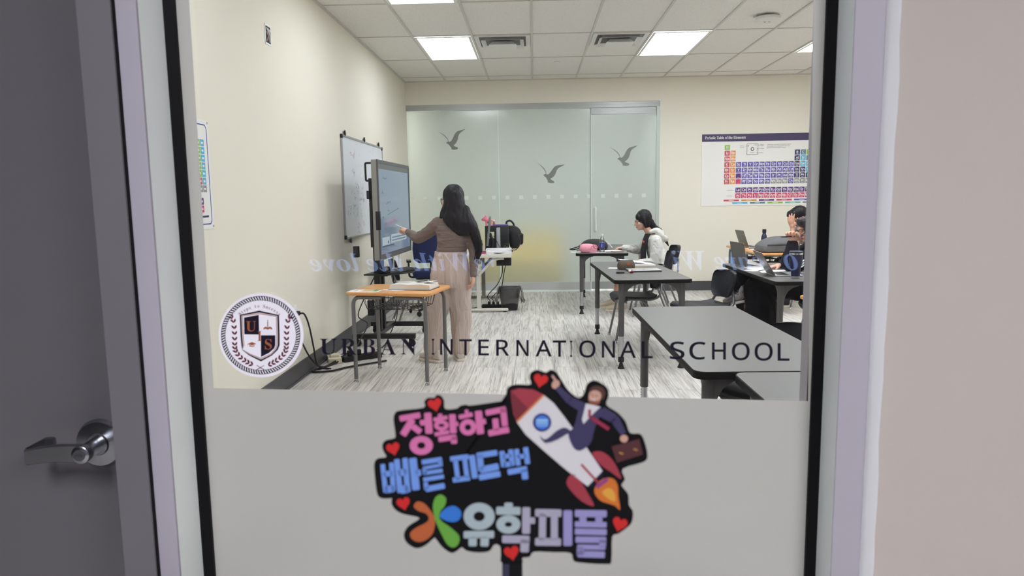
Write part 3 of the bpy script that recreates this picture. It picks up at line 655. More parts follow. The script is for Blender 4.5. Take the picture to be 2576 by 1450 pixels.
# ---- lit letters on the corridor wall behind the viewer; seen only as their mirror image in the window
M_lit = emitter('lit_letter_face', (160, 188, 255), 3.2)
WY = -2.585
def mframe(x0): return lambda a, b, c=0: (lambda p: V((p.x, 2*YF-p.y-c, p.z)))(at(x0-a, b, 2*YF-WY))
lt = empty('lit_wall_letters', (0, WY, 1.4), 0, 'glowing blue white italic words on the corridor wall, mirrored in the window', 'lettering')
for s_, xr, xl, base, top in (('love', 902, 778, 684, 637), ('the', 1014, 920, 684, 637), ('With', 1180, 1039, 683, 636), ('re', 1249, 1192, 682, 652), ('Wi', 1771, 1690, 681, 631), ('care', 1921, 1797, 681, 647), ('o', 2008, 1972, 681, 640)):
    mb = MB(); fm = mframe(xr); put_text(mb, bold_italic(s_), lambda a, b, c: fm(a, b, c)-lt.location, 0, base, top-base, xr-xl, exact=True)
    q = mb.build('word', M_lit, lt, smooth=False, fix=False)

# ---- periodic table posters
PT = [(0,0,'H'),(0,1,'Li'),(1,1,'Be'),(0,2,'Na'),(1,2,'Mg')]
rows = {3: 'K Ca Sc Ti V Cr Mn Fe Co Ni Cu Zn Ga Ge As Se Br Kr', 4: 'Rb Sr Y Zr Nb Mo Tc Ru Rh Pd Ag Cd In Sn Sb Te I Xe', 5: 'Cs Ba * Hf Ta W Re Os Ir Pt Au Hg Tl Pb Bi Po At Rn', 6: 'Fr Ra * Rf Db Sg Bh Hs Mt Ds Rg Cn Nh Fl Mc Lv Ts Og'}
for r_, s_ in rows.items(): PT += [(i, r_, e) for i, e in enumerate(s_.split())]
for r_, s_ in ((1, 'B C N O F Ne'), (2, 'Al Si P S Cl Ar')): PT += [(12+i, r_, e) for i, e in enumerate(s_.split())]
PT.append((17, 0, 'He'))
PT += [(2+i, 7.5, e) for i, e in enumerate('La Ce Pr Nd Pm Sm Eu Gd Tb Dy Ho Er Tm Yb Lu'.split())] + [(2+i, 8.5, e) for i, e in enumerate('Ac Th Pa U Np Pu Am Cm Bk Cf Es Fm Md No Lr'.split())]
PC = [(196, 74, 88), (222, 140, 60), (92, 82, 168), (44, 38, 100), (80, 176, 214), (92, 128, 148), (140, 190, 70), (88, 44, 128), (204, 62, 112), (140, 140, 142), (120, 190, 175)]
PM = [mat('poster_colour_%s' % n_, c_, .5) for n_, c_ in zip('red orange violet navy sky slate green purple magenta grey teal'.split(), PC)]
def pcol(i, r_, e):
    if e == 'H': return 6
    if r_ > 7: return 7 if r_ < 8 else 8
    if e == '*': return 7 if r_ == 5 else 8
    if e in ('Mt','Ds','Rg','Nh','Fl','Mc','Lv','Ts','Og'): return 9
    if e in ('Si','Ge','As','Sb','Te'): return 4
    if e in ('C','P','S','Se'): return 5
    if e in ('N','O','F','Cl','Br','I'): return 6
    return 0 if i == 0 else 1 if i == 1 else 2 if i < 12 else 3 if i < 16 else 10
M_paper = mat('poster_paper', (232, 232, 230), .5); M_phead = mat('poster_header', (62, 52, 92), .5); M_ink = mat('black_ink', (40, 40, 44), .6)
# right poster, on the back wall: board read straight off at the wall plane
PY = YB-.006
P0 = at(1763, 519, PY); pw, ph = 2.05, 1.115
po = empty('periodic_table_poster', (P0.x, YB-.001, P0.z), 0, 'white wall poster of coloured element squares with a dark violet heading band', 'poster')
MB().box(0, pw, -.006, 0, 0, ph).build('sheet', M_paper, po, smooth=False)
pf = frame((0, -.006, 0), (1,0,0), (0,0,1), (0,-1,0))
mb = MB(); mb.prism([(0, ph-.115), (pw, ph-.115), (pw, ph), (0, ph)], 0, .001, pf); put_text(mb, bold_serif('Periodic Table of the Elements'), pf, .045, ph-.075, .045, .63, mi=1, c=.0016, exact=False)
mb.build('heading_band', [M_phead, M_paper], po, smooth=False, fix=False)
cw, chh = .0905, .0885; gx, gy = .355, ph-.158
mb = MB()
for i, r_, e in PT:
    x = gx+i*cw; y = gy-(r_+1)*chh; rr = r_
    k = pcol(i, r_, e)
    mb.prism([(x, y), (x+cw-.010, y), (x+cw-.010, y+chh-.010), (x, y+chh-.010)], 0, .001, pf, k)
    if e != '*': put_text(mb, sans(e), pf, x+(cw-.01)/2, y+.026, .036, None, .03, mi=11, c=.0016, anchor='c')
    mb.add([pf(x+.02, y+.01, .0015), pf(x+cw-.03, y+.01, .0015), pf(x+cw-.03, y+.014, .0015), pf(x+.02, y+.014, .0015)], [(0,1,2,3)], 11)
    mb.add([pf(x+.004, y+.07, .0015), pf(x+.014, y+.07, .0015), pf(x+.014, y+.074, .0015), pf(x+.004, y+.074, .0015)], [(0,1,2,3)], 11)
mb.build('element_squares', PM+[M_paper], po, smooth=False, fix=False)
mb = MB()
kx, ky = gx+.345, gy-.165
for a, b in (((kx,ky),(kx+.17,ky)), ((kx+.17,ky),(kx+.17,ky+.165)), ((kx+.17,ky+.165),(kx,ky+.165)), ((kx,ky+.165),(kx,ky))): bar(mb, pf, a, b, .005, c1=.0015, cap=0)
ring(mb, pf, kx+.085, ky+.085, .027, .027, .017, .017, c1=.0015)
for a, b, s_ in ((kx+.012, ky+.125, '8'), (kx+.105, ky+.14, '15.999'), (kx+.05, ky+.025, 'Oxygen'), (kx-.11, ky+.13, 'Atomic'), (kx-.11, ky+.108, 'number'), (kx+.2, ky+.15, 'Atomic'), (kx+.2, ky+.13, 'weight'), (kx+.2, ky+.085, 'Symbol'), (kx+.2, ky+.022, 'Name'),
    (kx+.31, ky+.145, 'Chemistry is a branch of physical science'), (kx+.31, ky+.12, 'that studies the composition, structure,'), (kx+.31, ky+.095, 'properties and change of matter'), (.4, gy-8.15*chh, 'Lanthanides'), (.4, gy-9.15*chh, 'Actinides')):
    put_text(mb, sans(s_), pf, a, b, .026 if s_ == '8' else .014, c=.0016)
for a, b in (((kx-.03, ky+.132), (kx-.004, ky+.132)), ((kx+.174, ky+.142), (kx+.195, ky+.142)), ((kx+.14, ky+.09), (kx+.195, ky+.09)), ((kx+.14, ky+.028), (kx+.195, ky+.028))): bar(mb, pf, a, b, .003, c1=.0015, cap=0)
mb.build('key_diagram', M_ink, po, smooth=False, fix=False)
mb = MB()
for r_, off, cols in ((0, 0, (0, 1, 7, 8, 2)), (1, .135, (4, 5, 6, 10, 9))):
    for i, k in enumerate(cols):
        x = gx-.0+i*.275+off; y = .070-r_*.042
        mb.prism([(x, y), (x+.24, y), (x+.24, y+.026), (x, y+.026)], 0, .001, pf, k); bar(mb, pf, (x+.08, y+.013), (x+.16, y+.013), .007, 11, .001, .0014, cap=0)
mb.build('colour_key', PM+[M_paper], po, smooth=False, fix=False)
# left poster on the left wall, seen edge on behind the window border
lp = empty('wall_chart', (XL, 4.42, 1.345), 0, 'laminated element chart with a blue border line on the left wall', 'poster')
lfr = frame((.004, 0, 0), (0,1,0), (0,0,1), (1,0,0))     # a = along the wall away from the window
MB().box(0, .004, -1.0, 0, 0, .66).build('sheet', M_paper, lp, smooth=False)
mb = MB()
for a, b in (((-.97,.03),(-.05,.03)), ((-.03,.05),(-.03,.61)), ((-.05,.63),(-.97,.63)), ((-.05,.03),(-.03,.05)), ((-.03,.61),(-.05,.63))): bar(mb, lfr, a, b, .007, c1=.0008, cap=0)
mb.build('border_line', mat('print_cobalt', (52, 62, 150), .5), lp, smooth=False, fix=False)
mb = MB()
for c_ in range(15):
    for r_ in range(9):
        if r_ > 7 and c_ < 1: continue
        x = -.12-c_*.052; y = .50-r_*.046-(.03 if r_ > 6 else 0)
        if (c_ > 5 and r_ < 2): continue
        k = 4 if c_ == 0 else 6 if r_ < 4 else 0
        if r_ == 6: k = 9
        if r_ == 7: k = 7
        if r_ == 8: k = 8
        if r_ == 4 and c_ == 1: k = 6
        if r_ >= 7 and c_ == 0: continue
        mb.prism([(x, y), (x+.046, y), (x+.046, y+.041), (x, y+.041)], 0, .0008, lfr, k); bar(mb, lfr, (x+.01, y+.02), (x+.034, y+.02), .012, 11, .0008, .0011, cap=0)
mb.prism([(-.3, .07), (-.07, .07), (-.07, .082), (-.3, .082)], 0, .0008, lfr, 3)
mb.build('element_squares', PM+[M_paper], lp, smooth=False, fix=False)
for z_ in (.015, .645): mb = MB(); ring(mb, lfr, -.014, z_, .007, .007, .004, .004, c1=.002, n=12); mb.build('eyelet', M_chrome, lp, smooth=False, fix=False)

# ---- whiteboard on the left wall
wbd = empty('whiteboard', (XL, 7.48, 1.10), 0, 'white dry-erase board with faint marker notes on the left wall', 'whiteboard')
WL, WH = 2.0, 1.1
MB().box(.004, .012, .02, WL-.02, .02, WH-.02).build('writing_surface', mat('whiteboard_enamel', (226, 230, 240), .22), wbd, smooth=False)
f = MB(); f.box(0, .02, 0, WL, 0, .022).box(0, .02, 0, WL, WH-.022, WH).box(0, .02, 0, .022, .022, WH-.022).box(0, .02, WL-.022, WL, .022, WH-.022)
f.build('frame', mat('satin_frame', (176, 176, 178), .35, .5), wbd, bevel=.003, smooth=False)
for y_, z_ in ((0, 0), (0, WH-.04), (WL-.04, 0), (WL-.04, WH-.04)): MB().box(-.0, .023, y_-.002, y_+.042, z_-.002, z_+.042).build('corner_cap', M_black, wbd, bevel=.004)
for y_, z_, d_ in ((.13, WH, 1), (1.0, WH, 1), (1.78, WH, 1), (.2, 0, -1), (1.55, 0, -1)): MB().obox((.018, y_, z_+d_*.018), (.016, .045, .05), rot('X', .5*d_)).build('clip', M_black, wbd, bevel=.004)
wf = frame((.0125, 0, 0), (0,1,0), (0,0,1), (1,0,0))
random.seed(3)
nb = MB()
def scrib(y0, y1, z0, z1, n_, mi):
    for _ in range(n_):
        y = random.uniform(y0, y1); z = random.uniform(z0, z1)
        pts = [(y, z)]
        for _k in range(random.randint(2, 5)): pts.append((pts[-1][0]+random.uniform(-.008, .024), pts[-1][1]+random.uniform(-.02, .02)))
        for a, b in zip(pts, pts[1:]): bar(nb, wf, a, b, .0028, mi, 0, .0004, cap=0)
scrib(.33, .55, .88, .93, 9, 0); scrib(.3, .5, .70, .76, 8, 1); scrib(.5, .9, .55, .60, 8, 1); scrib(.45, .9, .40, .46, 14, 0); scrib(.2, .8, .30, .38, 14, 2); scrib(.15, .3, .26, .4, 6, 2)
scrib(.3, .8, .22, .28, 10, 2); scrib(.5, .9, .1, .16, 9, 0); scrib(.5, .8, .04, .08, 5, 1); scrib(.3, 1.1, .48, .52, 7, 3); scrib(1.2, 1.9, .6, 1.0, 22, 4); scrib(.7, 1.2, .75, .95, 9, 4)
nb.build('marker_notes', [mat('marker_plum', (186, 140, 160), .6), mat('marker_black', (140, 142, 152), .6), mat('marker_green', (130, 182, 170), .6), mat('marker_violet', (170, 156, 190), .6), mat('marker_mint', (186, 218, 218), .6)], wbd, smooth=False, fix=False)
# ---- open wall box high on the left wall
ob = empty('wall_box', atx(673, 88, XL), 0, 'small open wall box with loose wires high on the left wall', 'wall box')
MB().box(0, .006, -.06, .06, -.075, -.062).box(0, .006, -.06, .06, .062, .075).box(0, .006, -.06, -.05, -.062, .062).box(0, .006, .05, .06, -.062, .062).build('plaster_ring', M_white, ob, smooth=False)
MB().box(.0005, .002, -.05, .05, -.062, .062).build('cavity', mat('dark_cavity', (60, 56, 60), .8), ob, smooth=False)
for k, (cc, a, b) in enumerate((((220, 220, 226), (-.03, .05), (.03, -.05)), ((176, 150, 158), (-.03, .02), (-.025, -.05)), ((236, 236, 240), (0, .045), (.045, .0)))):
    MB().tube([(.004, a[0], a[1]), (.012, (a[0]+b[0])/2+.01, (a[1]+b[1])/2), (.004, b[0], b[1])], .006, 8).build('wire', mat('wire_%s' % ('white', 'pink', 'cream')[k], cc, .5), ob)
# ------------------------------------------------------------------ furniture
M_lam = mat('grey_laminate', (100, 99, 99), .4, spec=.4, vary=(220, .06))
M_tleg = mat('grey_leg_paint', (86, 85, 87), .4, .2)
M_shell = mat('charcoal_shell', (30, 32, 39), .5, spec=.3, bump=(500, .15, .0006))
M_tubeg = mat('grey_tube', (120, 120, 122), .3, .6)
M_wood = mat('maple_laminate', (222, 160, 98), .35, vary=(3, .10, (1, 14, 1)))
TH = .795
def table(label, cx, cy, rz, w_, l, group='grey classroom tables', h=TH):
    t = empty('classroom_table', (cx, cy, 0), rz, label, 'table', group)
    q = rrect(-w_/2, w_/2, -l/2, l/2, .05)
    q2 = rrect(-w_/2+.004, w_/2-.004, -l/2+.004, l/2-.004, .047)
    MB().prism(q, h-.034, h-.002).build('edge_band', mat('black_edge_band', (13, 13, 15), .6, spec=.2), t, bevel=.004)
    MB().prism(q2, h-.006, h).build('tabletop', M_lam, t, smooth=False)
    for sx in (-1, 1):
        for sy in (-1, 1):
            x, y = sx*(w_/2-.075), sy*(l/2-.085)
            lg = MB(); lg.lathe([(.024, .29), (.026, .29), (.026, h-.034), (0, h-.034)], (x, y, 0), 18)
            for dx, dy in ((-sx, 0), (0, -sy)):      # curved gusset plates under the top
                pts = [(.02, h-.036), (.155, h-.036), (.15, h-.046), (.10, h-.06), (.06, h-.09), (.038, h-.13), (.026, h-.20), (.02, h-.20)]
                f = (lambda a, b, c, x=x, y=y, dx=dx, dy=dy: V((x+dx*a+dy*c, y+dy*a+dx*c, b)))
                lg.prism(pts, -.012, .012, f)
            o = lg.build('leg', M_tleg, t)
            MB().lathe([(0, .06), (.021, .06), (.021, .30), (0, .30)], (x, y, 0), 18).build('chrome_extension', mat('polished_steel', (190, 190, 194), .22, .9), o)
            MB().lathe([(0, .058), (.026, .06), (.026, .10), (.022, .108), (0, .108)], (x, y, 0), 18).lathe([(0, 0), (.031, 0), (.031, .006), (.024, .016), (.014, .05), (.012, .06), (0, .06)], (x, y, 0), 20).build('foot', M_rubber, o)
            mb = MB()
            for k in range(9): mb.obox((x+.0215*sx, y, .125+k*.018), (.001, .006, .008))
            mb.build('height_holes', M_rubber, o, smooth=False)
    return t
T_back = table('grey table by the glass door, with the pink pouch and water bottle', .935, 9.98, -.085, .67, 1.78)
T_mid = table('grey table with the closed silver laptop and brown pencil case', .985, 7.0, .04, .68, 1.80)
T_near = table('bare grey table in the foreground, behind the lettering', .962, 3.71, .012, .66, 1.75)
T_low = table('grey table corner nearest the window at lower right', 1.49, 2.475, 0, 1.40, .70)
T_right = table('dark table at right with two open laptops and a navy tumbler', 2.31, 6.70, 0, .68, 1.68)

def chair(label, cx, cy, rz, group='charcoal plastic school chairs', dz=-.045):
    # local: sitter faces +Y
    t = empty('school_chair', (cx, cy, 0), rz, label, 'chair', group)
    SH = .475
    rings = []
    for y, z, hw in ((.235, SH-.045, .15), (.24, SH-.02, .19), (.20, SH, .215), (.05, SH-.004, .222), (-.10, SH-.012, .212), (-.17, SH-.004, .195), (-.20, SH+.012, .17)):
        up = [V((hw*math.sin(a), y, z-.018*math.cos(a)*0+.012*(abs(math.sin(a))**3))) for a in [(-PI/2)+PI*i/10 for i in range(11)]]
        dn = [p-V((0, 0, .022)) for p in reversed(up)]
        rings.append(up+dn)
    sm = mat('charcoal_shell', (0, 0, 0))
    MB().loft(rings).build('seat', sm, t, bevel=.004)
    rings = []
    dq = dz
    for z, hw, y in ((.575, .06, -.200), (.585, .11, -.202), (.61, .148, -.205), (.66, .172, -.214), (.73, .186, -.228), (.785, .186, -.241), (.815, .170, -.248), (.83, .135, -.251), (.836, .09, -.252)):
        fr_ = [V((hw*math.sin(a), y-.055*math.cos(a)+.02, z+dq)) for a in [(-PI/2)+PI*i/10 for i in range(11)]]
        bk = [p-V((0, .02, 0)) for p in reversed(fr_)]
        rings.append(fr_+bk)
    MB().loft(rings).build('backrest', sm, t, bevel=.004)
    for s in (-1, 1):
        MB().tube(fillet([(s*.14, .16, SH-.03), (s*.175, -.15, SH-.035), (s*.188, -.225, SH+.0), (s*.11, -.259, .66+dz)], .05), .0125, 10).build('back_support', M_tubeg, t)
        MB().tube(fillet([(s*.15, .1, SH-.035), (s*.17, .16, SH-.06), (s*.225, .235, .02)], .03), .0125, 10).build('leg', M_tubeg, t)
        MB().tube(fillet([(s*.15, -.02, SH-.035), (s*.17, -.08, SH-.06), (s*.225, -.235, .02)], .03), .0125, 10).build('leg', M_tubeg, t)
    MB().tube([(-.17, .12, SH-.062), (.17, .12, SH-.062)], .010, 8).tube([(-.17, -.05, SH-.062), (.17, -.05, SH-.062)], .010, 8).build('stretcher', M_tubeg, t)
    for s in (-1, 1):
        for q in (-1, 1): MB().lathe([(0, 0), (.017, 0), (.019, .006), (.014, .016), (.0145, .028), (0, .03)], (s*.226, q*.238, 0), 14).build('glide', M_chrome, t)
    return t
chair('charcoal school chair tucked under the table with the pencil case', 1.06, 7.52, PI/2+.05)
chair('charcoal school chair the girl in the pale hoodie sits on', 1.67, 9.72, PI/2+.12, dz=.01)
chair('charcoal school chair standing edge on between the girl in the hoodie and the middle table', 1.48, 9.10, PI/2-.02, dz=-.02)
chair('empty charcoal school chair between the middle and right tables', 1.60, 6.80, PI/2+.30)
chair('charcoal school chair whose back rises beside the bare grey table', 1.27, 3.76, 2.25)
chair('black school chair under the seated person in black trousers', 2.80, 6.75, PI/2)
chair('charcoal school chair under the person resting a hand on the forehead', 3.62, 9.66, PI/2)
chair('charcoal school chair behind the display, beside the navy office chair', -1.50, 8.72, -1.25)

def desk(label, cx, cy, rz, w_, d, h, group='wooden topped student desks', basket=True):
    t = empty('student_desk', (cx, cy, 0), rz, label, 'desk', group)
    # front edge at -Y
    q = rrect(-w_/2, w_/2, -d/2, d/2, .06, 6)
    MB().prism(q, h-.026, h).build('desktop', M_wood, t, bevel=.008)
    lx0, ly = w_/2-.055, d/2-.055
    for sy in (-1, 1):
        for sx in (-1, 1):
            MB().tube(fillet([(sx*lx0, sy*ly, .02), (sx*lx0, sy*ly, h-.045), (sx*lx0*.2, sy*ly, h-.045)], .07, 7), .0165, 12).build('leg', M_tubeg, t)
            MB().lathe([(0, 0), (.019, 0), (.021, .006), (.016, .018), (.017, .03), (0, .03)], (sx*lx0, sy*ly, 0), 16).build('glide', M_chrome, t)
    MB().tube([(-.1, -ly, h-.043), (-.1, ly, h-.043)], .014, 8).tube([(.1, -ly, h-.043), (.1, ly, h-.043)], .014, 8).build('rail', M_tubeg, t)
    if basket:
        b = MB(); x1, y1, z0, z1 = w_/2-.12, d/2-.09, h-.155, h-.05
        for i in range(11):
            x = -x1+2*x1*i/10; b.tube([(x, -y1, z1), (x*.9, -y1*.8, z0), (x*.9, y1*.9, z0), (x, y1, z1)], .003, 5)
        for i in range(6):
            y = -y1*.8+(y1*1.7)*i/5; b.tube([(-x1, y, z1), (-x1*.9, y, z0), (x1*.9, y, z0), (x1, y, z1)], .003, 5)
        b.tube([(-x1, -y1, z1), (x1, -y1, z1), (x1, y1, z1), (-x1, y1, z1)], .004, 6, closed=True)
        b.build('wire_basket', mat('dark_wire', (70, 70, 72), .35, .7), t)
    return t
desk('wooden topped student desk in front of the display, with an open book', -1.146, 5.945, -.19, .735, .60, .762)
desk('wooden student desk beside the back wall, under the grey backpack', 3.17, 9.40, PI/2, .78, .70, .775)
desk('wooden student desk against the back wall, with an open laptop', 3.17, 10.22, PI/2, .78, .70, .775)
desk('wooden student desk edge showing behind the window border at right', 2.30, 5.12, 0, .70, .36, .765, basket=False)

# ---- interactive display on a rolling stand
TV = empty('interactive_display', (-1.587, 7.5, 0), -.035, 'large touch display on a black rolling stand beside the whiteboard', 'display')
M_bez = mat('grey_bezel', (92, 92, 96), .35, .4); M_side = mat('silver_side', (150, 150, 146), .4, .4)
Z0, Z1, Y0, Y1 = .925, 1.895, -.66, .77; XF = .115
mb = MB(); mb.box(XF-.058, XF-.004, Y0, Y1, Z0, Z1); mb.build('housing', M_side, TV, bevel=.006, smooth=False)
mb = MB(); b_ = .03
mb.box(XF-.004, XF+.008, Y0, Y1, Z1-b_, Z1).box(XF-.004, XF+.008, Y0, Y1, Z0, Z0+.055).box(XF-.004, XF+.008, Y0, Y0+b_*.8, Z0+.055, Z1-b_).box(XF-.004, XF+.008, Y1-b_*.8, Y1, Z0+.055, Z1-b_)
mb.build('bezel', M_bez, TV, smooth=False)
def screen_mat():
    m = bpy.data.materials.new('lit_screen'); m.use_nodes = True; nt = m.node_tree; b = nt.nodes['Principled BSDF']
    b.inputs['Base Color'].default_value = (.01, .012, .015, 1); b.inputs['Roughness'].default_value = .08
    b.inputs['Emission Color'].default_value = lin((138, 158, 180)); b.inputs['Emission Strength'].default_value = .5
    return m
scr = MB().box(XF-.004, XF+.001, Y0+.02, Y1-.02, Z0+.05, Z1-.025).build('screen', screen_mat(), TV, smooth=False)
sf = frame((XF+.0012, 0, 0), (0, 1, 0), (0, 0, 1), (1, 0, 0))
M_ui = emitter('screen_grey', (142, 146, 142), .62); M_ui2 = emitter('screen_white', (190, 204, 212), .7); M_uid = emitter('screen_ink', (104, 118, 138), .5); M_uib = emitter('screen_blue', (96, 120, 150), .5)
sc = MB()
def srect(a0, a1, b0, b1, mi): sc.prism([(a0, b0), (a1, b0), (a1, b1), (a0, b1)], 0, .0004, sf, mi)
srect(Y0+.026, Y1-.026, Z1-.085, Z1-.032, 0); srect(Y0+.03, Y1-.03, Z1-.035, Z1-.031, 2)
random.seed(11)
for a0, b0, n_ in ((-.45, 1.72, 5), (-.5, 1.58, 2), (-.35, 1.48, 7), (-.3, 1.40, 3), (-.5, 1.34, 2), (-.42, 1.27, 3), (-.45, 1.22, 3)):
    for k in range(n_): bar(sc, sf, (a0+k*.03, b0+random.uniform(-.01, .01)), (a0+k*.03+random.uniform(.01, .03), b0+random.uniform(-.012, .02)), .004, 2, 0, .0004, cap=0)
bar(sc, sf, (-.3, 1.36), (.2, 1.42), .003, 2, 0, .0004, cap=0)
srect(-.55, -.25, 1.06, 1.14, 1); srect(-.18, .55, 1.07, 1.155, 1); srect(-.15, .5, 1.085, 1.10, 3); srect(-.15, .5, 1.115, 1.13, 3); srect(-.55, -.05, 1.045, 1.055, 2); srect(-.33, -.28, 1.07, 1.10, 3)
sc.build('screen_content', [M_ui, M_ui2, M_uid, M_uib], TV, smooth=False, fix=False)
MB().box(XF-.03, XF+.013, Y0-.004, Y0+.03, 1.22, 1.40).build('pen_tray', M_black, TV, bevel=.004)
for zc in (1.78,):
    MB().tube(fillet([(XF-.07, Y0+.05, zc+.085), (XF-.125, Y0+.05, zc+.085), (XF-.125, Y0+.05, zc-.085), (XF-.07, Y0+.05, zc-.085)], .015), .010, 8).build('carry_handle', M_black, TV)
mb = MB(); mb.box(XF-.105, XF-.075, Y0+.06, Y1-.06, 1.05, 1.72); mb.box(XF-.12, XF-.09, Y0+.03, Y0+.2, 1.52, 1.6); mb.build('rear_cover', M_black, TV, bevel=.005, smooth=False)
mb = MB()
for y_ in (-.10, .06): mb.box(-.095, -.035, y_-.03, y_+.03, .10, 1.55)
mb.box(-.10, .01, -.16, .12, 1.15, 1.5)
mb.build('column', M_black, TV, bevel=.004, smooth=False)
mb = MB()
mb.box(-.30, .36, -.32, -.26, .085, .135).box(-.30, .36, .42, .48, .085, .135).box(-.09, -.03, -.30, .46, .085, .135)
mb.build('base_frame', M_black, TV, bevel=.004, smooth=False)
for x_, y_ in ((-.26, -.29), (.31, -.29), (-.26, .45), (.31, .45)):
    mb = MB(); mb.lathe([(0, -.012), (.034, -.012), (.037, -.008), (.037, .008), (.034, .012), (0, .012)], (x_+.012, y_, .037), 20, Matrix(((1,0,0),(0,0,1),(0,-1,0))))
    mb.box(x_-.016, x_+.016, y_-.022, y_-.014, .03, .088).box(x_-.016, x_+.016, y_+.014, y_+.022, .03, .088).box(x_-.016, x_+.016, y_-.022, y_+.022, .072, .088)
    mb.build('caster', M_rubber, TV)
mb = MB(); mb.prism([(-.17, -.25), (.10, -.25), (.29, .0), (.29, .22), (-.10, .22)], .735, .752); mb.box(-.09, .05, -.14, .10, .715, .735)
mb.build('shelf', M_black, TV, bevel=.003, smooth=False)
MB().box(-.18, -.13, Y0+.1, Y0+.16, .95, 1.06).build('bracket', M_black, TV, bevel=.004)
kb = empty('keyboard', (-1.44, 7.53, .7525), -.02+.6, 'black computer keyboard on the display stand shelf', 'keyboard')
kb.location = atz(1004, 684, .7535); kb.rotation_euler = (.06, -.02, PI/2-.55)
MB().box(-.22, .22, -.075, .075, .004, .022).build('body', M_black, kb, bevel=.004)
mb = MB()
for r_ in range(5):
    for c_ in range(15): mb.box(-.205+c_*.0275, -.205+c_*.0275+.023, -.065+r_*.026, -.065+r_*.026+.021, .021, .029)
mb.build('keys', mat('key_grey', (46, 48, 54), .4), kb, smooth=False)
dk = empty('webcam', (-1.57, 7.36, .7525), .3, 'black desktop camera lying on the display stand shelf', 'camera')
MB().box(-.06, .06, -.035, .035, .02, .065).build('body', M_black, dk, bevel=.008); MB().box(-.02, .02, -.02, .02, 0, .022).build('foot', M_black, dk); MB().lathe([(0, 0), (.02, 0), (.018, .012), (0, .012)], (.02, -.035, .043), 16, Matrix(((1,0,0),(0,0,-1),(0,1,0)))).build('lens', M_chrome, dk)
wr_ = empty('router', (-1.42, 7.9, .7525), .2, 'small white router with upright antennas behind the keyboard', 'router')
wr_.location = (-1.50, 7.66, .7525)
MB().box(-.05, .05, -.03, .03, 0, .022).build('body', M_white, wr_, bevel=.005)
for s in (-1, 1): MB().tube([(s*.03, .02, .02), (s*.034, .02, .17+.02*s)], [.008, .006], 8).build('antenna', M_white, wr_)
# ---- navy office chair
oc = empty('office_chair', (-1.38, 9.35, 0), .2, 'navy upholstered office chair behind the standing woman', 'chair')
M_nv = mat('navy_fabric', (22, 34, 84), .8, bump=(900, .2, .001))
rings = []
for z, hw, y in ((.70, .17, -.20), (.74, .22, -.20), (.88, .235, -.215), (1.02, .225, -.24), (1.09, .19, -.25), (1.115, .13, -.255)):
    f_ = [V((hw*math.sin(a), y-.05*math.cos(a)+.05, z)) for a in [(-PI/2)+PI*i/8 for i in range(9)]]
    rings.append(f_+[p-V((0, .06, 0)) for p in reversed(f_)])
MB().loft(rings).build('backrest', M_nv, oc, bevel=.012)
MB().prism(rrect(-.235, .235, -.2, .25, .08), .50, .585).build('seat', M_nv, oc, bevel=.025, seg=3)
MB().prism(rrect(-.2, .2, -.17, .2, .06), .475, .50).build('seat_pan', M_black, oc)
MB().tube([(0, -.12, .49), (0, -.27, .52), (0, -.29, .72)], .02, 8, flat=.4).build('back_post', M_black, oc)
MB().lathe([(0, .09), (.026, .09), (.026, .30), (.018, .30), (.018, .48), (0, .48)], (0, 0, 0), 16).build('gas_column', M_black, oc)
for k in range(5):
    a = 2*PI*k/5+.3; c_, s_ = math.cos(a), math.sin(a)
    MB().tube([(0, 0, .11), (.14*c_, .14*s_, .105), (.29*c_, .29*s_, .075)], [.026, .022, .016], 8).build('base_spoke', M_black, oc)
    MB().ell((.29*c_, .29*s_, .035), (.02, .035, .035), rot('Z', a)).build('caster', M_rubber, oc)
for s in (-1, 1): MB().tube(fillet([(s*.2, .0, .49), (s*.28, 0, .5), (s*.285, .02, .69), (s*.285, -.1, .70)], .03), .014, 8).box(s*.285-.03, s*.285+.03, -.16, .1, .70, .725).build('armrest', M_black, oc, bevel=.006)

# ---- sit-stand workstation by the glass partition
wd = empty('workstation_desk', (-.70, 10.05, 0), .02, 'white height adjustable desk by the frosted glass', 'desk')
M_dw = mat('cream_laminate', (224, 220, 210), .4); M_dm = mat('white_powder_coat', (214, 210, 202), .45); M_dg = mat('grey_powder_coat', (120, 116, 110), .45)
MB().box(-.38, .385, -.72, .80, .735, .775).build('worktop', M_dw, wd, bevel=.004, smooth=False)
for y_, m_, nm in ((-.64, M_dm, 'leg'), (.62, M_dg, 'leg')):
    mb = MB(); mb.box(-.09, -.035, y_-.02, y_+.02, .05, .50).box(-.082, -.043, y_-.014, y_+.014, .5, .735)
    o = mb.build(nm, m_, wd, bevel=.003, smooth=False)
    mb = MB(); mb.box(-.42, .33, y_-.03, y_+.03, .012, .052); q = mb.build('foot_bar', m_, o, bevel=.018, seg=3)
    MB().box(-.40, -.36, y_-.02, y_+.02, 0, .012).box(.26, .30, y_-.02, y_+.02, 0, .012).build('floor_pad', M_black, o)
    MB().tube(smooth_path([(-.06, y_-.025, .50), (.02, y_-.025, .58), (.12, y_-.025, .69), (.2, y_-.025, .715), (.28, y_-.025, .722)]), .018, 8).build('brace', m_, o)
MB().tube([(-.05, -.6, .66), (-.05, .6, .66)], .02, 8).build('crossbar', M_dg, wd)
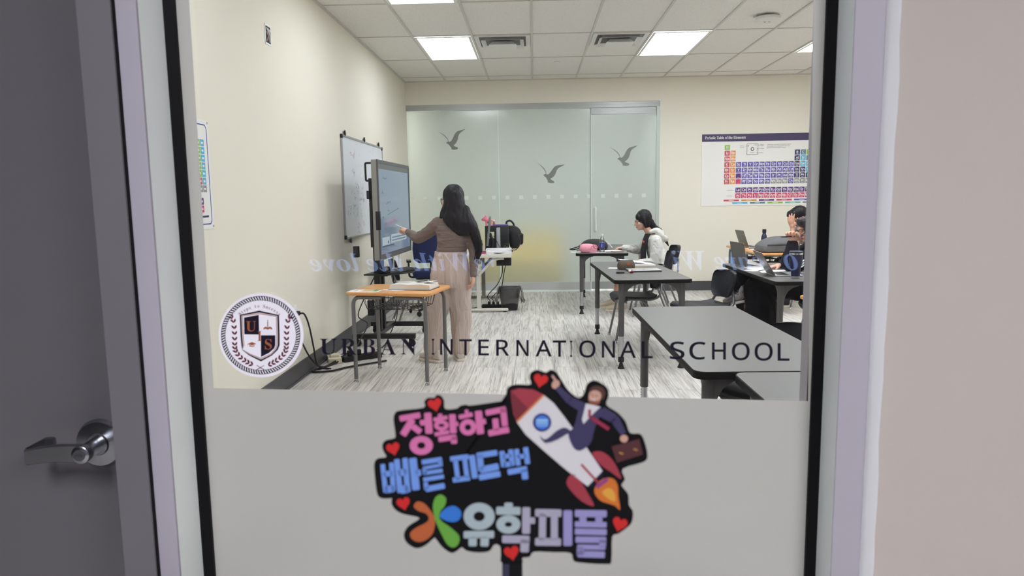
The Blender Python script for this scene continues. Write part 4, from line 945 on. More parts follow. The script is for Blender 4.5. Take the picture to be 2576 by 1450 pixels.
# ------------------------------------------------------------------ loose things
def box_thing(name, label, cat, loc, rz, size, m, group=None, bevel=.003):
    o = MB().box(-size[0]/2, size[0]/2, -size[1]/2, size[1]/2, 0, size[2]).build(name, m, smooth=bevel > 0, bevel=bevel)
    o.location = loc; o.rotation_euler = (0, 0, rz); return tag(o, label, cat, group)
WT_ = .776
pc = empty('computer_tower', (-.47, 10.32, WT_), .02, 'tall black computer tower on the white desk', 'computer')
MB().box(-.24, .10, -.10, .10, 0, .345).build('case', mat('black_case', (20, 21, 26), .45), pc, bevel=.004)
mb = MB()
for k in range(6): mb.box(.1, .103, -.08, .02, .06+k*.025, .075+k*.025)
mb.box(.1, .106, -.08, .0, .22, .30); mb.build('rear_ports', mat('port_grey', (120, 122, 126), .4, .5), pc, smooth=False)
mn_ = empty('monitor', (-.62, 9.74, WT_), 0, 'slim grey monitor seen edge on, on the white desk', 'monitor')
mb = MB(); mb.M = Matrix.Translation((0, 0, .30)) @ Matrix.Rotation(.12, 4, 'Y') @ Matrix.Rotation(.06, 4, 'Z')
mb.box(-.016, .012, -.3, .3, -.19, .19); mb.build('panel', mat('grey_monitor_back', (120, 122, 124), .4), mn_, bevel=.006)
mb = MB(); mb.M = Matrix.Translation((0, 0, .30)) @ Matrix.Rotation(.12, 4, 'Y') @ Matrix.Rotation(.06, 4, 'Z'); mb.box(-.019, -.015, -.29, .29, -.18, .18); mb.build('screen', mat('dark_glass', (14, 15, 18), .1), mn_, smooth=False)
MB().tube([(.02, 0, .02), (.05, 0, .15), (.01, 0, .27)], .02, 8).build('stand', M_black, mn_); MB().prism(rrect(-.1, .1, -.12, .12, .03), 0, .014).build('foot', M_black, mn_)
pn = box_thing('upright_panel', 'narrow pale grey panel standing between the monitor and the tower', 'panel', (-.50, 9.90, WT_), 0, (.045, .22, .33), mat('pale_grey_plastic', (168, 170, 174), .4))
# backpack hanging by the tower
M_bp = mat('black_nylon', (20, 21, 27), .7, bump=(700, .3, .001))
def soft(name, label, cat, loc, rz, rings, m, group=None, extra=None, sub=1):
    t = empty(name, loc, rz, label, cat, group)
    o = MB().loft(rings).build('bag_body' if 'bag' in name or 'pack' in name else 'body', m, t)
    if sub:
        md = o.modifiers.new('s', 'SUBSURF'); md.levels = md.render_levels = 2
    return t, o
def bagring(z, hx, hy, ox=0, oy=0, n=16, p=3.2):
    out_ = []
    for j in range(n):
        a = 2*PI*j/n; c_, s_ = math.cos(a), math.sin(a)
        out_.append(V((ox+hx*math.copysign(abs(c_)**(2/p), c_), oy+hy*math.copysign(abs(s_)**(2/p), s_), z)))
    return out_
bk, _ = soft('backpack', 'black backpack slumped behind the computer tower', 'bag', (-.29, 10.50, WT_), 0, [bagring(.0, .05, .12), bagring(.02, .07, .16), bagring(.12, .10, .18, .01), bagring(.24, .11, .17), bagring(.31, .09, .14, -.03), bagring(.34, .04, .06, -.05)], M_bp)
MB().tube(smooth_path([(-.10, 0, .31), (-.12, 0, .38), (-.07, 0, .41), (-.02, 0, .37), (.0, 0, .31)]), .014, 8).build('handle', M_bp, bk)
MB().loft([bagring(.06, .02, .1, .09), bagring(.08, .035, .13, .09), bagring(.20, .035, .13, .095), bagring(.22, .02, .1, .09)]).build('front_pocket', M_bp, bk)
un = empty('toy_unicorn', (-.66, 10.28, WT_+.346), 0, 'pink toy unicorn standing on the computer tower', 'toy')
M_pk = mat('toy_pink', (232, 128, 150), .5)
mb = MB(); mb.ell((0, 0, .07), (.05, .032, .034)); mb.ell((-.05, 0, .10), (.034, .028, .036)); mb.ell((-.078, 0, .088), (.022, .018, .018)); mb.tube([(-.02, 0, .08), (-.045, 0, .10)], [.028, .024], 10)
for s in (-1, 1):
    for x_ in (-.03, .03): mb.tube([(x_, s*.018, .06), (x_, s*.02, .0)], [.013, .011], 8)
    mb.ell((-.042, s*.018, .138), (.007, .005, .014))
mb.build('body', M_pk, un)
MB().tube([(-.066, 0, .125), (-.074, 0, .155)], [.006, .001], 8).build('horn', M_white, un); MB().ell((-.083, -.013, .098), .006).build('eye', mat('toy_maroon', (110, 40, 50), .4), un); MB().tube(smooth_path([(-.03, 0, .14), (-.02, 0, .11), (.0, 0, .10)]), [.01]*13, 8).build('mane', mat('toy_rose', (240, 170, 185), .5), un); MB().tube(smooth_path([(.045, 0, .08), (.07, 0, .07), (.075, 0, .03)]), .009, 8).build('tail', MATS['toy_rose'], un)
box_thing('purple_folder', 'flat purple folder lying on top of the computer tower', 'folder', (-.49, 10.30, WT_+.346), .05, (.22, .17, .018), mat('violet_card', (104, 84, 160), .5))
fg = empty('figurine', (-.58, 10.27, WT_+.346), 0, 'tiny red and white figurine on the tower behind the monitor', 'toy')
MB().lathe([(0, 0), (.022, 0), (.018, .03), (.012, .045), (0, .05)], (0, 0, 0), 14).build('torso', mat('toy_red', (190, 60, 64), .5), fg); MB().ell((0, 0, .066), .02).build('head', mat('toy_cream', (230, 200, 190), .5), fg)
tr = empty('letter_tray', (-.475, 9.50, WT_), .03, 'white paper tray holding loose sheets at the desk end', 'tray')
mb = MB(); mb.box(-.17, .17, -.13, .13, 0, .005).box(-.17, -.164, -.13, .13, 0, .07).box(.164, .17, -.13, .13, 0, .07).box(-.17, .17, .124, .13, 0, .07)
mb.prism([(-.17, .0), (-.05, .0), (-.03, .012), (.03, .012), (.05, 0), (.17, 0), (.17, .045), (.10, .03), (.06, .014), (-.06, .014), (-.10, .03), (-.17, .045)], -.13, -.125, lambda a, b, c: V((a, c, b)))
mb.build('tray', M_white, tr, smooth=False)
tag(MB().loft([[V((x, y, .012+.03*(x/.16)**2+.004*math.sin(y*20)+k*.004)) for x, y in ((-.155,-.12),(-.08,-.12),(0,-.12),(.08,-.12),(.155,-.12),(.155,.12),(.08,.12),(0,.12),(-.08,.12),(-.155,.12))] for k in range(2)]).build('paper_stack', M_white, smooth=False), 'curling white sheets in the desk paper tray', 'paper').location = (-.475, 9.50, WT_)
jar = empty('supplement_tub', (-.77, 9.86, WT_), 0, 'white and navy tub with a screw lid at the left of the desk', 'jar')
MB().lathe([(0, 0), (.05, 0), (.052, .01), (.052, .12), (.046, .13), (0, .13)], n=22).build('tub', mat('tub_lilac', (196, 190, 214), .4), jar); MB().lathe([(0, .128), (.05, .128), (.05, .155), (0, .157)], n=22).build('lid', M_white, jar); MB().lathe([(.0525, .09), (.0528, .09), (.0528, .118), (.0525, .118)], n=22).build('label_band', mat('label_navy', (40, 42, 90), .5), jar)
hh_ = empty('tissue_box', (-.80, 10.02, WT_), 0, 'white tissue pulled from a box beside the computer tower', 'tissue box')
MB().box(-.06, .06, -.1, .1, 0, .16).build('box', mat('pale_carton', (206, 208, 206), .6), hh_, bevel=.003); MB().loft([bagring(.16, .02, .03), bagring(.20, .045, .05, .01), bagring(.235, .03, .045, -.02), bagring(.25, .005, .01, -.03)]).build('tissue', M_white, hh_)
box_thing('pink_case', 'small bright pink case lying on the white desk', 'case', (-.70, 9.60, WT_), .1, (.12, .06, .018), mat('hot_pink', (226, 70, 120), .45))
ph = empty('desk_phone', (-.285, 9.93, WT_), .2, 'black desk telephone at the far end of the white desk', 'telephone')
ph.location = (-.365, 9.86, WT_)
MB().prism([(-.05, 0), (.05, 0), (.055, .02), (-.03, .085), (-.05, .085)], -.08, .08, lambda a, b, c: V((a, c, b))).build('base', M_black, ph, bevel=.004); MB().tube(smooth_path([(-.03, -.07, .095), (-.02, -.03, .1), (-.02, .03, .1), (-.03, .07, .095)]), .014, 8).build('handset', M_black, ph)
box_thing('sticky_note', 'pale yellow sticky note stuck on the computer tower side', 'note', (-.62, 10.217, WT_+.17), 0, (.09, .001, .09), mat('pale_yellow_note', (226, 224, 190), .6), bevel=0)
up = box_thing('power_box', 'black power box hanging under the white desk', 'power supply', (-.42, 9.72, .60), 0, (.20, .16, .133), M_black)
ps = empty('power_strip', (-.58, 9.82, .0), 0, 'black power strip on the floor under the white desk', 'power strip')
MB().box(-.16, .16, -.05, .05, 0, .045).build('body', M_black, ps, bevel=.004)
for x_ in (-.06, .0, .06): MB().box(x_-.018, x_+.018, -.018, .018, .045, .085).build('plug', M_rubber, ps, bevel=.003)
def cord(name, label, pts, r, m, cat='cord', group=None, k=6):
    o = MB().tube(smooth_path([tuple(p) for p in pts], k), r, 7).build(name, m); return tag(o, label, cat, group)
cord('extension_lead', 'black cord looping from the hanging power box to the floor strip', [(-.44, 9.70, .60), (-.45, 9.70, .48), (-.52, 9.72, .33), (-.62, 9.76, .22), (-.66, 9.80, .15), (-.62, 9.815, .088)], .006, M_black)
cord('extension_lead', 'second black cord hanging below the power box under the desk', [(-.40, 9.68, .60), (-.43, 9.68, .45), (-.46, 9.70, .30), (-.55, 9.74, .20), (-.60, 9.80, .14), (-.575, 9.815, .088)], .006, M_black)
cord('extension_lead', 'thin black cord trailing from the strip towards the standing woman', [(-.74, 9.82, .02), (-.85, 9.7, .012), (-1.0, 9.6, .012), (-1.1, 9.5, .012)], .005, M_black)
cord('extension_lead', 'black cord draped behind the monitor on the white desk', [(-.56, 9.78, 1.0), (-.5, 9.72, .9), (-.45, 9.7, .80), (-.40, 9.72, .783)], .004, M_black)
cord('extension_lead', 'looping black cord at the rear of the computer tower', [(-.262, 10.25, .98), (-.22, 10.1, .98), (-.2, 10.0, .88), (-.25, 9.98, .80), (-.3, 10.05, .782)], .005, M_black)
# ---- waste bin with a clear liner
bn = empty('waste_bin', (-.345, 9.60, 0), 0, 'black waste bin with a clear plastic liner', 'bin')
def binring(z, hx, hy, w_=0, n=40):
    o_ = []
    for j in range(n):
        a = 2*PI*j/n; c_, s_ = math.cos(a), math.sin(a); k = 1+w_*math.sin(j*2.3)*math.sin(j*.9+z*31)
        o_.append(V((hx*k*math.copysign(abs(c_)**.5, c_), hy*k*math.copysign(abs(s_)**.5, s_), z+w_*.1*math.sin(j*1.7))))
    return o_
MB().loft([binring(0, .105, .075), binring(.31, .15, .105), binring(.31, .143, .098), binring(.012, .098, .068)]).build('bin', mat('bin_black', (26, 26, 30), .4), bn)
M_lin = clear('clear_liner', (.93, .94, .95), 1.6, .25, 2.2)
MB().loft([binring(.10, .19, .13, .10), binring(.14, .195, .14, .12), binring(.20, .18, .13, .10), binring(.29, .165, .118, .05), binring(.325, .155, .11, .04), binring(.318, .146, .10, .04), binring(.24, .138, .094, .05)], cap=False).build('liner', M_lin, bn)

# ---- on the floor by the left wall
eb = empty('adapter_box', (-1.90, 6.53, 0), .35, 'cream power adapter box on the floor by the left wall', 'adapter')
M_cr = mat('cream_plastic', (216, 210, 186), .45)
MB().box(-.06, .06, -.11, .11, 0, .05).build('box', M_cr, eb, bevel=.004); MB().box(-.04, .04, -.05, .04, .05, .075).build('plug', M_cr, eb, bevel=.004)
ps2 = empty('power_strip', (-1.66, 6.62, 0), .6, 'black power strip on the floor behind the wooden desk', 'power strip')
MB().box(-.19, .19, -.045, .045, 0, .05).build('body', M_black, ps2, bevel=.005)
for x_ in (-.12, -.03): MB().box(x_-.02, x_+.02, -.02, .02, .05, .10).build('plug', M_rubber, ps2, bevel=.004)
MB().box(.12, .14, -.012, .012, .05, .055).build('switch', mat('switch_red', (190, 40, 40), .4), ps2)
ot = empty('wall_outlet', (XL, 5.828, .589), 0, 'wall outlet plate with a black plug, beside the crest sticker', 'outlet')
MB().box(0, .006, -.04, .04, -.06, .06).build('plate', M_white, ot, bevel=.002); MB().box(.006, .04, -.018, .018, -.03, .005).build('plug', M_black, ot, bevel=.004)
cord('extension_lead', 'black cord dropping from the wall outlet to the floor', [(-1.965, 5.83, .575), (-1.94, 5.86, .56), (-1.93, 5.93, .45), (-1.93, 6.02, .25), (-1.94, 6.12, .08), (-1.93, 6.22, .012), (-1.84, 6.2, .012)], .0075, M_black)
cord('extension_lead', 'black cord curving from behind the crest sticker to the floor', [(-1.985, 5.82, .40), (-1.975, 5.88, .30), (-1.96, 6.02, .15), (-1.93, 6.2, .03), (-1.86, 6.4, .012), (-1.80, 6.5, .055)], .0075, M_black)
cord('extension_lead', 'long black cord looped on the floor left of the wooden desk', [(-1.80, 6.6, .06), (-1.90, 6.33, .012), (-1.97, 6.16, .012), (-1.95, 6.07, .012), (-1.80, 6.12, .012), (-1.70, 6.25, .012), (-1.5, 6.42, .012), (-1.40, 6.5, .012)], .009, M_black)
cord('extension_lead', 'black cord tangled around the display base', [(-1.70, 7.45, .70), (-1.76, 7.2, .5), (-1.80, 7.1, .34), (-1.72, 7.15, .25), (-1.76, 7.0, .12), (-1.80, 6.9, .02), (-1.72, 6.75, .06)], .006, M_black)
cord('extension_lead', 'thin black cord hanging from the shelf beside the display column', [(-1.5, 7.45, .73), (-1.47, 7.4, .5), (-1.45, 7.35, .32), (-1.5, 7.3, .16), (-1.56, 7.2, .02), (-1.6, 7.0, .012)], .005, M_black)
box_thing('power_brick', 'black power brick clipped on the display stand column', 'adapter', (-1.735, 7.40, .30), 0, (.06, .08, .16), M_black)

# ---- on the wooden desk in front
DZ = .7625
bo = empty('open_book', (-1.02, 5.93, DZ), -.19, 'thick open textbook on the wooden desk', 'book')
mb = MB(); mb.loft([[V((x, y, z)) for x, z in ((-.17, 0), (-.175, .02), (-.16, .044), (-.08, .05), (0, .044), (.10, .05), (.175, .043), (.182, .012), (.18, 0))] for y in (-.115, .115)])
mb.build('pages', mat('page_white', (228, 226, 220), .6, vary=(2, .03)), bo, smooth=False)
MB().box(-.185, .188, -.122, .122, -.0, .0035).build('cover', mat('cover_dark', (56, 40, 36), .5), bo, smooth=False)
mb = MB(); bf = lambda a, b, c=0: V((a, b, .0475+.004*math.cos((a-.09)*20)+c))
mb.prism([(.02, .0), (.09, .0), (.09, .055), (.02, .055)], 0, .0006, lambda a, b, c: V((a, b, .0505+c)), 1)
for k in range(7): bar(mb, lambda a, b, c=0: V((a, b, .0505+c)), (-.15, .09-k*.022), (-.03, .09-k*.022), .003, 0, .0, .0006, cap=0)
mb.build('print', [mat('faint_ink', (176, 176, 176), .6), mat('photo_grey', (150, 150, 156), .6)], bo, smooth=False, fix=False)
mb = MB(); mb.loft([[V((.09+a, -.05+b*.9, .053+.012*math.sin(a*16)+k)) for a, b in ((0, 0), (.09, .03), (.1, .13), (.0, .12))] for k in (0, .0012)]); mb.build('loose_leaf', M_white, bo, smooth=False)
lf = box_thing('colour_chart', 'colourful chart leaflet hanging over the wooden desk corner', 'leaflet', (-1.405, 5.80, DZ), -.16, (.26, .17, .001), M_white, bevel=0)
mb = MB(); lff = lambda a, b, c=0: V((a, b, .0012+c))
for i in range(10):
    for j, k in enumerate((4, 1, 1, 0)):
        if i > 6: k = 6
        mb.prism([(-.03+i*.014, .06-j*.03), (-.018+i*.014, .06-j*.03), (-.018+i*.014, .085-j*.03), (-.03+i*.014, .085-j*.03)], 0, .0005, lff, {0: 0, 1: 1, 4: 2, 6: 3}[k])
for s_, y_ in (('IVAL', .045), ('TABLE', -.0)): put_text(mb, bold_serif(s_), lambda a, b, c: lff(-.075-b, y_+a-.03, c), 0, 0, .016, c=.0006, mi=4)
q = mb.build('chart_print', [mat('chart_pink', (226, 140, 120), .5), mat('chart_yellow', (236, 210, 110), .5), mat('chart_teal', (150, 190, 200), .5), mat('chart_green', (110, 160, 80), .5), M_ink], lf, smooth=False, fix=False)
nt_ = MB().prism([(-.12, 0), (.05, -.09), (.12, -.06), (-.02, .06)], 0, .001).build('loose_sheet', M_white, smooth=False); nt_.location = (-1.19, 5.86, DZ); tag(nt_, 'white sheet sticking out under the open textbook', 'paper')

# ---- on the table by the glass door
bt = empty('water_bottle', tuple(atz(1531, 634, TH)), 0, 'clear plastic water bottle with a blue label on the back table', 'bottle')
bt.location = (.875, 9.24, TH)
prof = [(0, 0), (.03, 0), (.033, .006), (.033, .03), (.030, .035), (.033, .04), (.033, .135), (.030, .14), (.033, .145), (.031, .165), (.02, .195), (.013, .205), (.013, .222)]
M_pet = clear('clear_plastic', (.90, .92, .94), 1.5, .10, 4.0)
MB().lathe(prof, n=24).build('bottle', M_pet, bt); MB().lathe([(0, .218), (.0155, .218), (.0155, .238), (0, .239)], n=18).build('cap', M_white, bt)
MB().lathe([(.0335, .06), (.0339, .06), (.0339, .128), (.0335, .128)], n=24).build('label', mat('label_blue', (34, 62, 150), .4), bt)
mb = MB()
for k in range(5): mb.add([tuple((V((.0342*math.cos(a), .0342*math.sin(a), z)))) for z in (.07+k*.010, .075+k*.010) for a in (-1.9, -1.75, -1.6)], [(0,1,4,3), (1,2,5,4)])
mb.build('label_print', M_white, bt, smooth=False, fix=False)
pp, po_ = soft('pink_pouch', 'soft pink fabric pouch on the back table', 'pouch', (.705, 9.28, TH), .1, [bagring(0, .09, .05), bagring(.01, .115, .065), bagring(.06, .12, .07, -.005), bagring(.10, .09, .05, -.02), bagring(.115, .05, .02, -.03)], mat('pink_fabric', (238, 160, 178), .85, bump=(60, .6, .01)))
MB().tube(smooth_path([(.05, -.045, .10), (.075, -.055, .095), (.10, -.05, .075), (.09, -.055, .055), (.06, -.06, .07), (.055, -.055, .095)]), .007, 8).tube(smooth_path([(.05, -.05, .095), (.03, -.06, .08), (.02, -.065, .06)]), .007, 8).build('bow', mat('pink_ribbon', (228, 138, 160), .7), pp)
bb, _ = soft('black_bag', 'black soft bag with straps lying on the back table', 'bag', (.83, 9.92, TH), -.1, [bagring(0, .16, .26), bagring(.015, .20, .30), bagring(.08, .19, .27), bagring(.125, .12, .2), bagring(.14, .03, .06)], M_bp)
MB().tube(smooth_path([(-.18, -.1, .05), (-.26, -.18, .03), (-.32, -.22, .015), (-.27, -.26, .012), (-.2, -.27, .03), (-.15, -.2, .07)]), .016, 8, flat=.4).build('strap', M_bp, bb)
ky_ = empty('plush_keyring', (.70, 9.62, TH+.075), 0, 'small tan plush keyring on the black bag', 'keyring')
ky_.location = (.675, 9.60, TH+.03)
mb = MB(); mb.ell((0, 0, .02), .02); mb.ell((.03, 0, .025), .016); mb.ell((-.012, 0, .042), .007); mb.ell((.012, 0, .042), .007); mb.build('plush', mat('tan_plush', (196, 156, 112), .9), ky_)
ps_ = [('loose_sheet', 'white sheet at the left edge of the back table', (.60, 9.36), .25, .15, .1), ('loose_sheet', 'white sheet under the water bottle and pouch', (.82, 9.27), .20, .14, -.2), ('open_notebook', 'open notebook under the hand of the girl in the hoodie', (1.02, 9.50), .26, .2, .1)]
for nm, lb, (x_, y_), a, b, r_ in ps_: box_thing(nm, lb, 'notebook' if 'note' in nm else 'paper', (x_, y_, TH), r_, (a, b, .006 if 'note' in nm else .002), M_white, bevel=0)
box_thing('calculator', 'dark calculator under the black bag edge on the back table', 'calculator', (1.08, 9.3, TH), .2, (.15, .08, .012), mat('taupe_plastic', (150, 130, 124), .5))

# ---- on the middle table
lpz = TH
L4 = empty('closed_laptop', tuple(atz(1619, 682, TH)), .06, 'closed silver laptop on the middle table', 'laptop')
M_al = mat('silver_aluminium', (196, 197, 200), .32, .6)
q = rrect(-.155, .155, -.11, .11, .014)
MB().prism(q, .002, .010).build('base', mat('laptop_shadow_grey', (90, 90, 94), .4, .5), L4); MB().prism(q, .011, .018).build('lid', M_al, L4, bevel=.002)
MB().prism([(.012*math.cos(2*PI*j/16)*(1 if j % 8 else .8), .014*math.sin(2*PI*j/16)) for j in range(16)], .018, .0184).build('lid_emblem', mat('mirror_emblem', (225, 226, 230), .15, .8), L4, smooth=False)
pcs, po2 = soft('pencil_case', 'brown canvas pencil case on the middle table', 'pencil case', tuple(atz(1575, 678, TH)), .1, [bagring(0, .075, .034), bagring(.008, .09, .042), bagring(.05, .09, .044), bagring(.08, .078, .028), bagring(.09, .06, .008)], mat('olive_tweed', (92, 82, 70), .9, bump=(900, .5, .001), vary=(300, .3)))
MB().prism([(.0, .045), (.028, .048), (.034, .062), (.016, .074), (-.006, .062)], -.047, -.043, lambda a, b, c: V((a, c, b))).build('leather_patch', mat('russet_leather', (160, 84, 50), .6), pcs); MB().tube([(-.07, -.004, .089), (.07, -.004, .089)], .003, 6).build('zip', M_black, pcs)
nbk = empty('notebook_stack', tuple(atz(1600, 669, TH)), .08, 'open spiral notebook and papers behind the pencil case', 'notebook')
MB().box(-.16, .18, -.11, .11, 0, .008).build('cover', mat('buff_card', (214, 196, 160), .6), nbk, smooth=False)
MB().loft([[V((x, y, z)) for x, z in ((-.16, .008), (-.162, .03), (-.1, .034), (0, .026), (.1, .024), (.178, .018), (.178, .008))] for y in (-.108, .108)]).build('pages', M_white, nbk, smooth=False)
mb = MB(); mb.loft([[V((-.17+a*.26, -.08+b*.2, .034+.03*(1-a)**2+k)) for a, b in ((0, 0), (.5, -.02), (1, 0), (1, 1), (.5, 1.02), (0, 1))] for k in (0, .0015)]); mb.build('lifted_page', M_white, nbk, smooth=False)
box_thing('loose_sheet', 'white sheet poking out left of the pencil case', 'paper', tuple(atz(1551, 675, TH)), -.3, (.16, .10, .001), M_white, bevel=0)
kr = empty('key_bunch', tuple(atz(1573, 688, TH)), .1, 'bunch of keys with a black fob and red charm on the middle table', 'keys')
MB().box(-.085, -.01, -.016, .014, 0, .016).build('fob', M_black, kr, bevel=.005)
mb = MB(); mb.tube([(.016+.018*math.cos(2*PI*j/14), .018*math.sin(2*PI*j/14), .006) for j in range(14)], .002, 6, closed=True); mb.tube([(.0+.012*math.cos(2*PI*j/14), .012*math.sin(2*PI*j/14), .008) for j in range(14)], .002, 6, closed=True); mb.build('ring', mat('brass', (190, 160, 110), .3, .8), kr)
MB().ell((.06, 0, .014), (.024, .018, .014)).build('charm', mat('deep_red', (120, 24, 34), .4), kr); MB().ell((.042, -.004, .022), (.014, .012, .012)).build('white_charm', M_white, kr)

# ---- on the right table
def laptop(label, h0, h1, lean, depth, m, loc_up=0, base=True, mark=False):
    h0, h1 = V(h0), V(h1); a = (h1-h0); L = a.length; ang = math.atan2(a.y, a.x)
    t = empty('open_laptop', tuple((h0+h1)/2), ang, label, 'laptop', 'open laptops')
    # local x along the hinge; lid rises and leans towards +y, base lies towards -y
    w_ = L/2
    mb = MB(); mb.M = Matrix.Translation((0, 0, .012)) @ Matrix.Rotation(-lean, 4, 'X')
    mb.prism(rrect(-w_, w_, 0, depth, .01), -.0035, .0035, lambda p, q_, c: V((p, c, q_))); lid = mb.build('lid', m, t, smooth=False)
    mb = MB(); mb.M = Matrix.Translation((0, 0, .012)) @ Matrix.Rotation(-lean, 4, 'X'); mb.box(-w_+.008, w_-.008, -.005, -.0036, .008, depth-.008); mb.build('screen', mat('laptop_screen', (30, 34, 44), .15, emit=((120, 130, 150), .25)), lid, smooth=False)
    if mark:
        mb = MB(); mb.M = Matrix.Translation((0, 0, .012)) @ Matrix.Rotation(-lean, 4, 'X'); disc(mb, lambda p, q_, c: V((p, .0036+c, q_)), 0, depth*.52, .017, .02, c1=.0006); mb.build('lid_emblem', mat('emblem_white', (230, 232, 238), .2), lid, smooth=False)
    if base:
        MB().prism(rrect(-w_, w_, -depth, 0, .012), .001, .013).build('base', M_al, t, bevel=.002)
        mb = MB()
        for r_ in range(5):
            for c_ in range(13): mb.box(-w_+.02+c_*(2*w_-.04)/13, -w_+.017+(c_+1)*(2*w_-.04)/13, -.03-r_*.02-.016, -.03-r_*.02, .013, .0145)
        mb.build('keys', M_black, t, smooth=False)
        MB().box(-.05, .05, -depth+.015, -depth+.08, .013, .0134).build('trackpad', mat('trackpad_grey', (180, 181, 184), .3, .4), t, smooth=False)
    return t
M_gl2 = mat('grey_laptop_lid', (112, 112, 112), .38, .3); M_gl3 = mat('space_grey_lid', (124, 120, 116), .32, .45)
laptop('open grey laptop at the far end of the right table', (2.085, 7.03, TH), (2.045, 7.37, TH), .17, .235, M_gl2)
laptop('open silver laptop beside the navy tumbler', (2.088, 6.215, TH), (2.112, 6.53, TH), .56, .235, M_gl3, mark=True)
laptop('open dark laptop on the wooden desk at the back wall', (2.98, 10.0, .776), (2.965, 10.36, .776), .33, .24, mat('dark_grey_lid', (92, 94, 92), .4, .2))
tm = empty('tumbler', (2.205, 6.06, TH), 0, 'navy insulated tumbler with a handle on the right table', 'tumbler')
M_tn = mat('navy_coating', (24, 36, 76), .35)
MB().lathe([(0, .022), (.035, .022), (.037, .04), (.040, .095), (.052, .13), (.054, .21), (0, .21)], n=32).build('body', M_tn, tm)
MB().lathe([(0, 0), (.034, 0), (.0355, .004), (.0355, .024), (0, .024)], n=32).build('base_band', M_chrome, tm); MB().lathe([(.05, .205), (.0545, .205), (.0545, .222), (.05, .222)], n=32).build('rim_band', M_chrome, tm)
MB().lathe([(0, .218), (.055, .22), (.055, .232), (.05, .236), (0, .236)], n=32).build('lid', M_tn, tm); MB().tube([(.02, 0, .23), (.03, 0, .33)], .004, 8).build('straw', mat('grey_straw', (110, 112, 122), .3), tm)
MB().tube(fillet([(-.05, -.01, .195), (-.085, -.02, .19), (-.08, -.02, .10), (-.042, -.01, .095)], .025), .010, 10).build('handle', M_tn, tm)
for lb, x_, y_, r_, a, b in (('white worksheet between the two laptops on the right table', 2.22, 6.98, .1, .30, .21), ('white worksheet under the silver laptop on the right table', 2.30, 6.66, -.15, .40, .22), ('small white sheet at the left edge of the right table', 2.09, 6.78, .5, .18, .12)):
    box_thing('worksheet', lb, 'paper', (x_, y_, TH), r_, (a, b, .0015), M_white, bevel=0)
bb2 = empty('blue_bottle', (2.075, 7.46, TH), 0, 'translucent blue bottle behind the far laptop', 'bottle')
MB().lathe([(0, 0), (.032, 0), (.034, .006), (.034, .12), (.03, .14), (.014, .16), (0, .162)], n=20).build('bottle', mat('sky_blue_plastic', (130, 180, 224), .2), bb2); MB().lathe([(0, .16), (.015, .16), (.015, .18), (0, .18)], n=14).build('cap', M_tn, bb2)
# ---- on the wooden desks at the back
gb, _ = soft('grey_backpack', 'grey backpack lying flat on the wooden desk', 'bag', (3.11, 9.25, .776), .04, [bagring(0, .24, .19, p=5), bagring(.015, .255, .21, p=5), bagring(.09, .25, .205, p=5), bagring(.15, .20, .17, .03, p=4), bagring(.19, .14, .12, .05), bagring(.20, .05, .06, .06)], mat('grey_nylon', (98, 98, 100), .7, bump=(40, .5, .01)))
MB().tube(smooth_path([(.20, -.19, .10), (.05, -.2, .11), (-.05, -.2, .108), (-.18, -.18, .10)]), .012, 8).build('zip_flap', mat('grey_nylon_dark', (74, 74, 78), .7), gb); MB().tube(smooth_path([(.0, -.11, .18), (.10, -.10, .188), (.2, -.09, .15)]), .012, 8, flat=.4).build('strap', M_bp, gb)
fb = empty('steel_bottle', (3.20, 9.62, .776), 0, 'navy steel bottle standing behind the grey backpack', 'bottle')
fb.location = (3.095, 9.70, .776)
MB().lathe([(0, 0), (.036, 0), (.038, .008), (.038, .15), (.034, .18), (.022, .21), (.021, .222), (0, .222)], n=28).build('body', mat('blue_steel', (40, 52, 84), .35, .2), fb); MB().lathe([(0, .222), (.024, .222), (.026, .228), (.026, .268), (.02, .274), (0, .274)], n=24).build('cap', mat('dark_blue_cap', (26, 32, 52), .4), fb)
box_thing('marker_pen', 'black pen on the wooden desk by the laptop', 'pen', (3.0, 9.86, .776), .3, (.13, .014, .012), M_black)
box_thing('loose_sheet', 'white sheet beside the laptop on the wooden desk', 'paper', (3.05, 9.80, .776), .15, (.28, .2, .0015), M_white, bevel=0)
# ------------------------------------------------------------------ people
def bake(mb, name, m, parent, vox, it=4, disp=None, seed=0):
    # fuse overlapping shapes into one continuous skin, relax it, then add small folds along the normals
    me = mb.mesh('tmp'); o = bpy.data.objects.new('tmp', me); COL.objects.link(o)
    r = o.modifiers.new('r', 'REMESH'); r.mode = 'VOXEL'; r.voxel_size = vox
    s = o.modifiers.new('s', 'SMOOTH'); s.factor = .5; s.iterations = it
    bpy.context.view_layer.update()
    ne = bpy.data.meshes.new_from_object(o.evaluated_get(bpy.context.evaluated_depsgraph_get()))
    bpy.data.objects.remove(o); bpy.data.meshes.remove(me); ne.name = name
    if disp:
        amp, sx, sy, sz = disp
        ns = [v.normal.copy() for v in ne.vertices]
        for v, n in zip(ne.vertices, ns):
            p = V((v.co.x*sx+seed, v.co.y*sy, v.co.z*sz)); a = noise.noise(p)+.5*noise.noise(p*2.1)
            v.co += n*(amp*(abs(a)*1.6-.45))
    ne.polygons.foreach_set('use_smooth', [True]*len(ne.polygons))
    ne.materials.append(m); q = bpy.data.objects.new(name, ne); COL.objects.link(q); q.parent = parent
    return q
def limb(mb, pts, r, k=5, n=14, flat=1.0, up=None):
    q = smooth_path([tuple(V(p))+(a,) for p, a in zip(pts, r)], k)
    P_ = [V(a[:3]) for a in q]; R_ = [a[3] for a in q]
    mb.tube(P_, R_, n, flat=flat, up=up); mb.ell(P_[0], R_[0]*.98, n=12, m=8); mb.ell(P_[-1], R_[-1]*.98, n=12, m=8)
